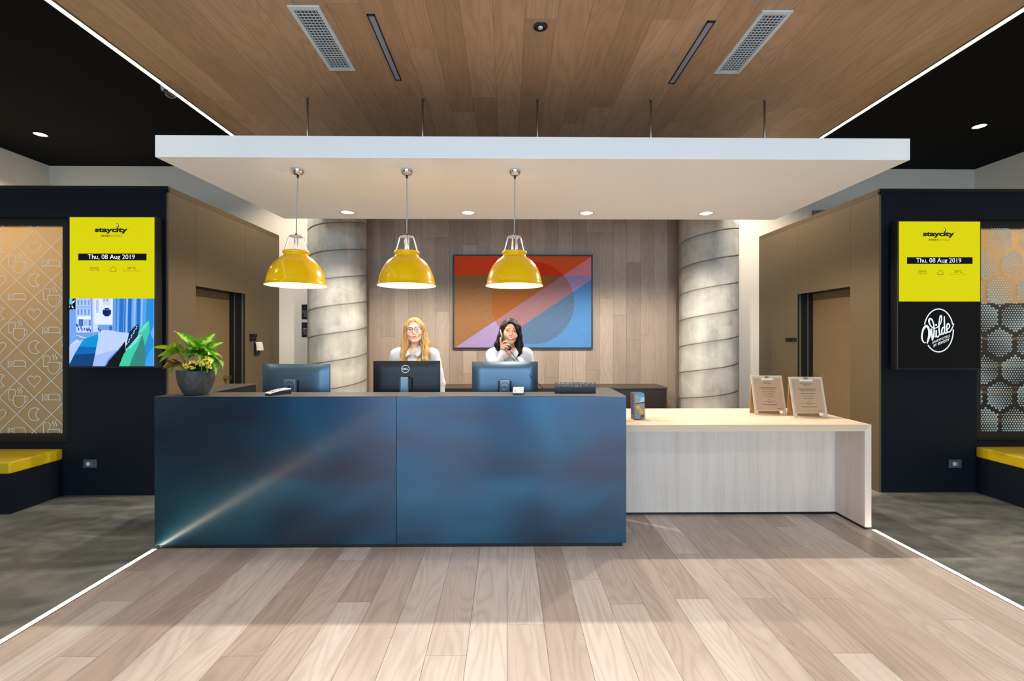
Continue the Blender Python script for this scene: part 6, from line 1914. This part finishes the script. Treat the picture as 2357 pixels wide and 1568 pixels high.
# the woman on the telephone
def hair_bob(Q, P):
    X = np.abs(Q[..., 0:1]); S = np.concatenate([X, Q[..., 1:]], -1)
    d = sd_ell(Q, (0, 0.020, 0.036), (0.0855, 0.101, 0.094))
    d = smin(d, chain(Q, [(0.066, -0.030, 0.050), (0.078, -0.020, -0.03), (0.092, -0.012, -0.11), (0.088, -0.030, -0.175), (0.084, -0.050, -0.205)], [0.026, 0.030, 0.034, 0.030, 0.012], 0.02), 0.03)
    d = smin(d, chain(Q, [(-0.068, -0.010, 0.040), (-0.080, 0.004, -0.05), (-0.098, 0.000, -0.125), (-0.098, -0.020, -0.168)], [0.024, 0.028, 0.032, 0.014], 0.02), 0.03)
    d = smin(d, sd_ell(Q, (0, 0.062, -0.07), (0.094, 0.045, 0.115)), 0.04)
    # fringe swept from the parting across the brow
    d = smin(d, chain(Q, [(-0.022, -0.074, 0.086), (0.022, -0.088, 0.066), (0.052, -0.080, 0.026), (0.068, -0.062, -0.02)], [0.010, 0.016, 0.016, 0.014], 0.01), 0.014)
    an = np.arctan2(Q[..., 0], -Q[..., 1] + 0.03)
    fade = np.clip((0.085 - Q[..., 2]) / 0.05, 0, 1)
    d = d + fade * (0.0014 * np.sin(an * 36 + Q[..., 2] * 10) + 0.0010 * np.sin(an * 75 - Q[..., 2] * 16))
    F = sd_ell(Q, (-0.008, -0.112, -0.020), (0.0560, 0.095, 0.106))
    cut = sd_cone(Q, (-0.03, -0.12, 0.078), (0.085, -0.12, -0.03), 0.012, 0.012)
    # keep the swept lock: opening stops at a slanting line on the image right
    lock = (Q[..., 0] - 0.010) * 0.80 + (Q[..., 2] - 0.062) * 0.60
    F = np.maximum(F, lock - 0.012)
    F = np.minimum(F, sd_ell(Q, (-0.004, -0.112, -0.135), (0.052, 0.09, 0.085)))
    return smax(d, -F, 0.006)
RX, RYY = at(1173, 780, 4.13).x, 4.13
eyeR = at(1173, 762.5, RYY - 0.08).z
HCR = (0.004, -0.012, eyeR - 0.0075)
def RP(px, py, y):   # pixel to person-local point
    w = at(px, py, RYY + y); return (w.x - RX, y, w.z)
wrist = RP(1159.5, 812, -0.155)
elbow = RP(1139, 868, -0.135)
k1, k2, k3, k4 = RP(1153.5, 795, -0.168), RP(1157, 791, -0.186), RP(1158, 797.5, -0.194), RP(1160, 803, -0.196)
hand_phone = {'palm': [RP(1157.5, 801, -0.168)], 'knuckles': [k1, k2, k3, k4], 'cuff': -0.02, 'fingers': [
    [k1, RP(1152.5, 787, -0.180), RP(1152, 782, -0.184), RP(1152, 777.5, -0.182)],
    [k2, RP(1160.5, 786.5, -0.205), RP(1165, 786.5, -0.206), RP(1168.5, 789, -0.196)],
    [k3, RP(1163, 793, -0.213), RP(1168.5, 793.5, -0.212), RP(1173.5, 795, -0.200)],
    [k4, RP(1163.5, 797.5, -0.214), RP(1167, 799, -0.214), RP(1169.5, 802, -0.204)],
    [RP(1158, 804, -0.150), RP(1161, 797, -0.135), RP(1163.5, 790, -0.130)]]}
w_other = (0.235, -0.05, 0.88)
pR = dict(head=HCR, tilt=R(5), turn=R(5), nod=R(-1), neck=(0, 0.032, 1.40), skin=M_skinR, iris=M_irisR, brow=M_browR, lip=M_lipR, hairm=M_dark, hair=hair_bob, hair_low=-0.26, vneck=1.345, smile=1,
          arms=[((-0.155, 0.022, 1.365), elbow, wrist, hand_phone), ((0.150, 0.022, 1.365), (0.205, 0.035, 1.10), w_other, hand_down(w_other, 1))])
womanR, WR = person('dark haired woman in a white shirt smiling into a telephone', (RX, RYY, 0), pR)
# hair tie worn on the wrist
wv = Vector(wrist); ev = Vector(elbow); ax = (ev - wv).normalized()
c0 = wv + ax * 0.012; u_ = ax.cross(Vector((0, 0, 1))).normalized(); v_ = ax.cross(u_)
hb = thing('hair_tie', 'thin dark band around the wrist holding the telephone', 'wristband', (RX, RYY, 0))
MB().tube([tuple(c0 + (u_ * math.cos(a_) + v_ * math.sin(a_)) * 0.0262) for a_ in [i * 2 * PI / 24 for i in range(25)]], 0.0032, 8).build('band', mat('band_black', (30, 20, 16), 0.6), hb, smooth=True, local=True)

# telephone: handset at her ear, coiled cord, base on the staff desk
M_phone = mat('telephone_black', (20, 21, 23), 0.3)
tl = thing('telephone', 'black telephone with handset at the ear and coiled cord', 'telephone', (0.42, 3.72, DESK_Z))
TL = Vector((0.42, 3.72, DESK_Z))
def RW(px, py, y):
    w = at(px, py, RYY + y); return Vector((w.x, w.y, w.z)) - TL
hs_pts = [RW(1152.5, 762.5, -0.050), RW(1154.5, 770, -0.110), RW(1158, 780, -0.160), RW(1162.5, 790, -0.185), RW(1167, 797, -0.185), RW(1171.5, 802.5, -0.165)]
hp = catmull(hs_pts, 5)
hs_o = MB().tube([tuple(q) for q in hp], [0.0125 + 0.006 * abs(2 * i / (len(hp) - 1) - 1) ** 3 for i in range(len(hp))], 14).build('handset', M_phone, tl, smooth=True, local=True)
MB().tube([tuple(hs_pts[0] + Vector((0.004, 0.02, -0.004))), tuple(hs_pts[0] + Vector((0.012, -0.004, -0.006)))], 0.021, 18).build('earpiece', M_phone, hs_o, smooth=False, local=True)
MB().tube([tuple(hs_pts[-1] + Vector((0.006, 0.022, 0.002))), tuple(hs_pts[-1] + Vector((0.0, -0.004, 0.0)))], 0.019, 18).build('mouthpiece', M_phone, hs_o, smooth=False, local=True)
cp_ = catmull([hs_pts[-1] + Vector((0.002, 0, -0.012)), RW(1175.5, 809, -0.16), RW(1186, 822, -0.22), RW(1197, 836, -0.28), RW(1220, 864, -0.36), RW(1240, 884, -0.42), RW(1255, 902, -0.44), Vector((0.02, 0.02, 0.07))], 46)
coil = []
for i, q in enumerate(cp_):
    t_ = (cp_[min(i + 1, len(cp_) - 1)] - cp_[max(i - 1, 0)]).normalized()
    u_ = t_.cross(Vector((0, 1, 0))).normalized(); v_ = t_.cross(u_)
    a_ = i * 2 * PI / 6.5; rr = 0.0046 * min(1, max(0.0, (i - 40) / 20))
    coil.append(tuple(q + (u_ * math.cos(a_) + v_ * math.sin(a_)) * rr))
MB().tube(coil, 0.0018, 5).build('coiled_cord', M_phone, tl, smooth=True, local=True)
pb = MB(); pb.prism([(-0.10, 0.0), (0.11, 0.0), (0.11, 0.07), (-0.10, 0.03)], 0, -0.09, 0.09); bevel(pb.build('base', M_phone, tl, local=True), 0.004)
for r_ in range(4):
    for k in range(3):
        y = -0.06 + r_ * 0.026; z_ = 0.03 + (y + 0.10) / 0.21 * 0.04
        MB().box(-0.005 + k * 0.026 - 0.008, -0.005 + k * 0.026 + 0.008, y - 0.007, y + 0.007, z_ - 0.002, z_ + 0.004).build('key', M_term_dark, tl, local=True)
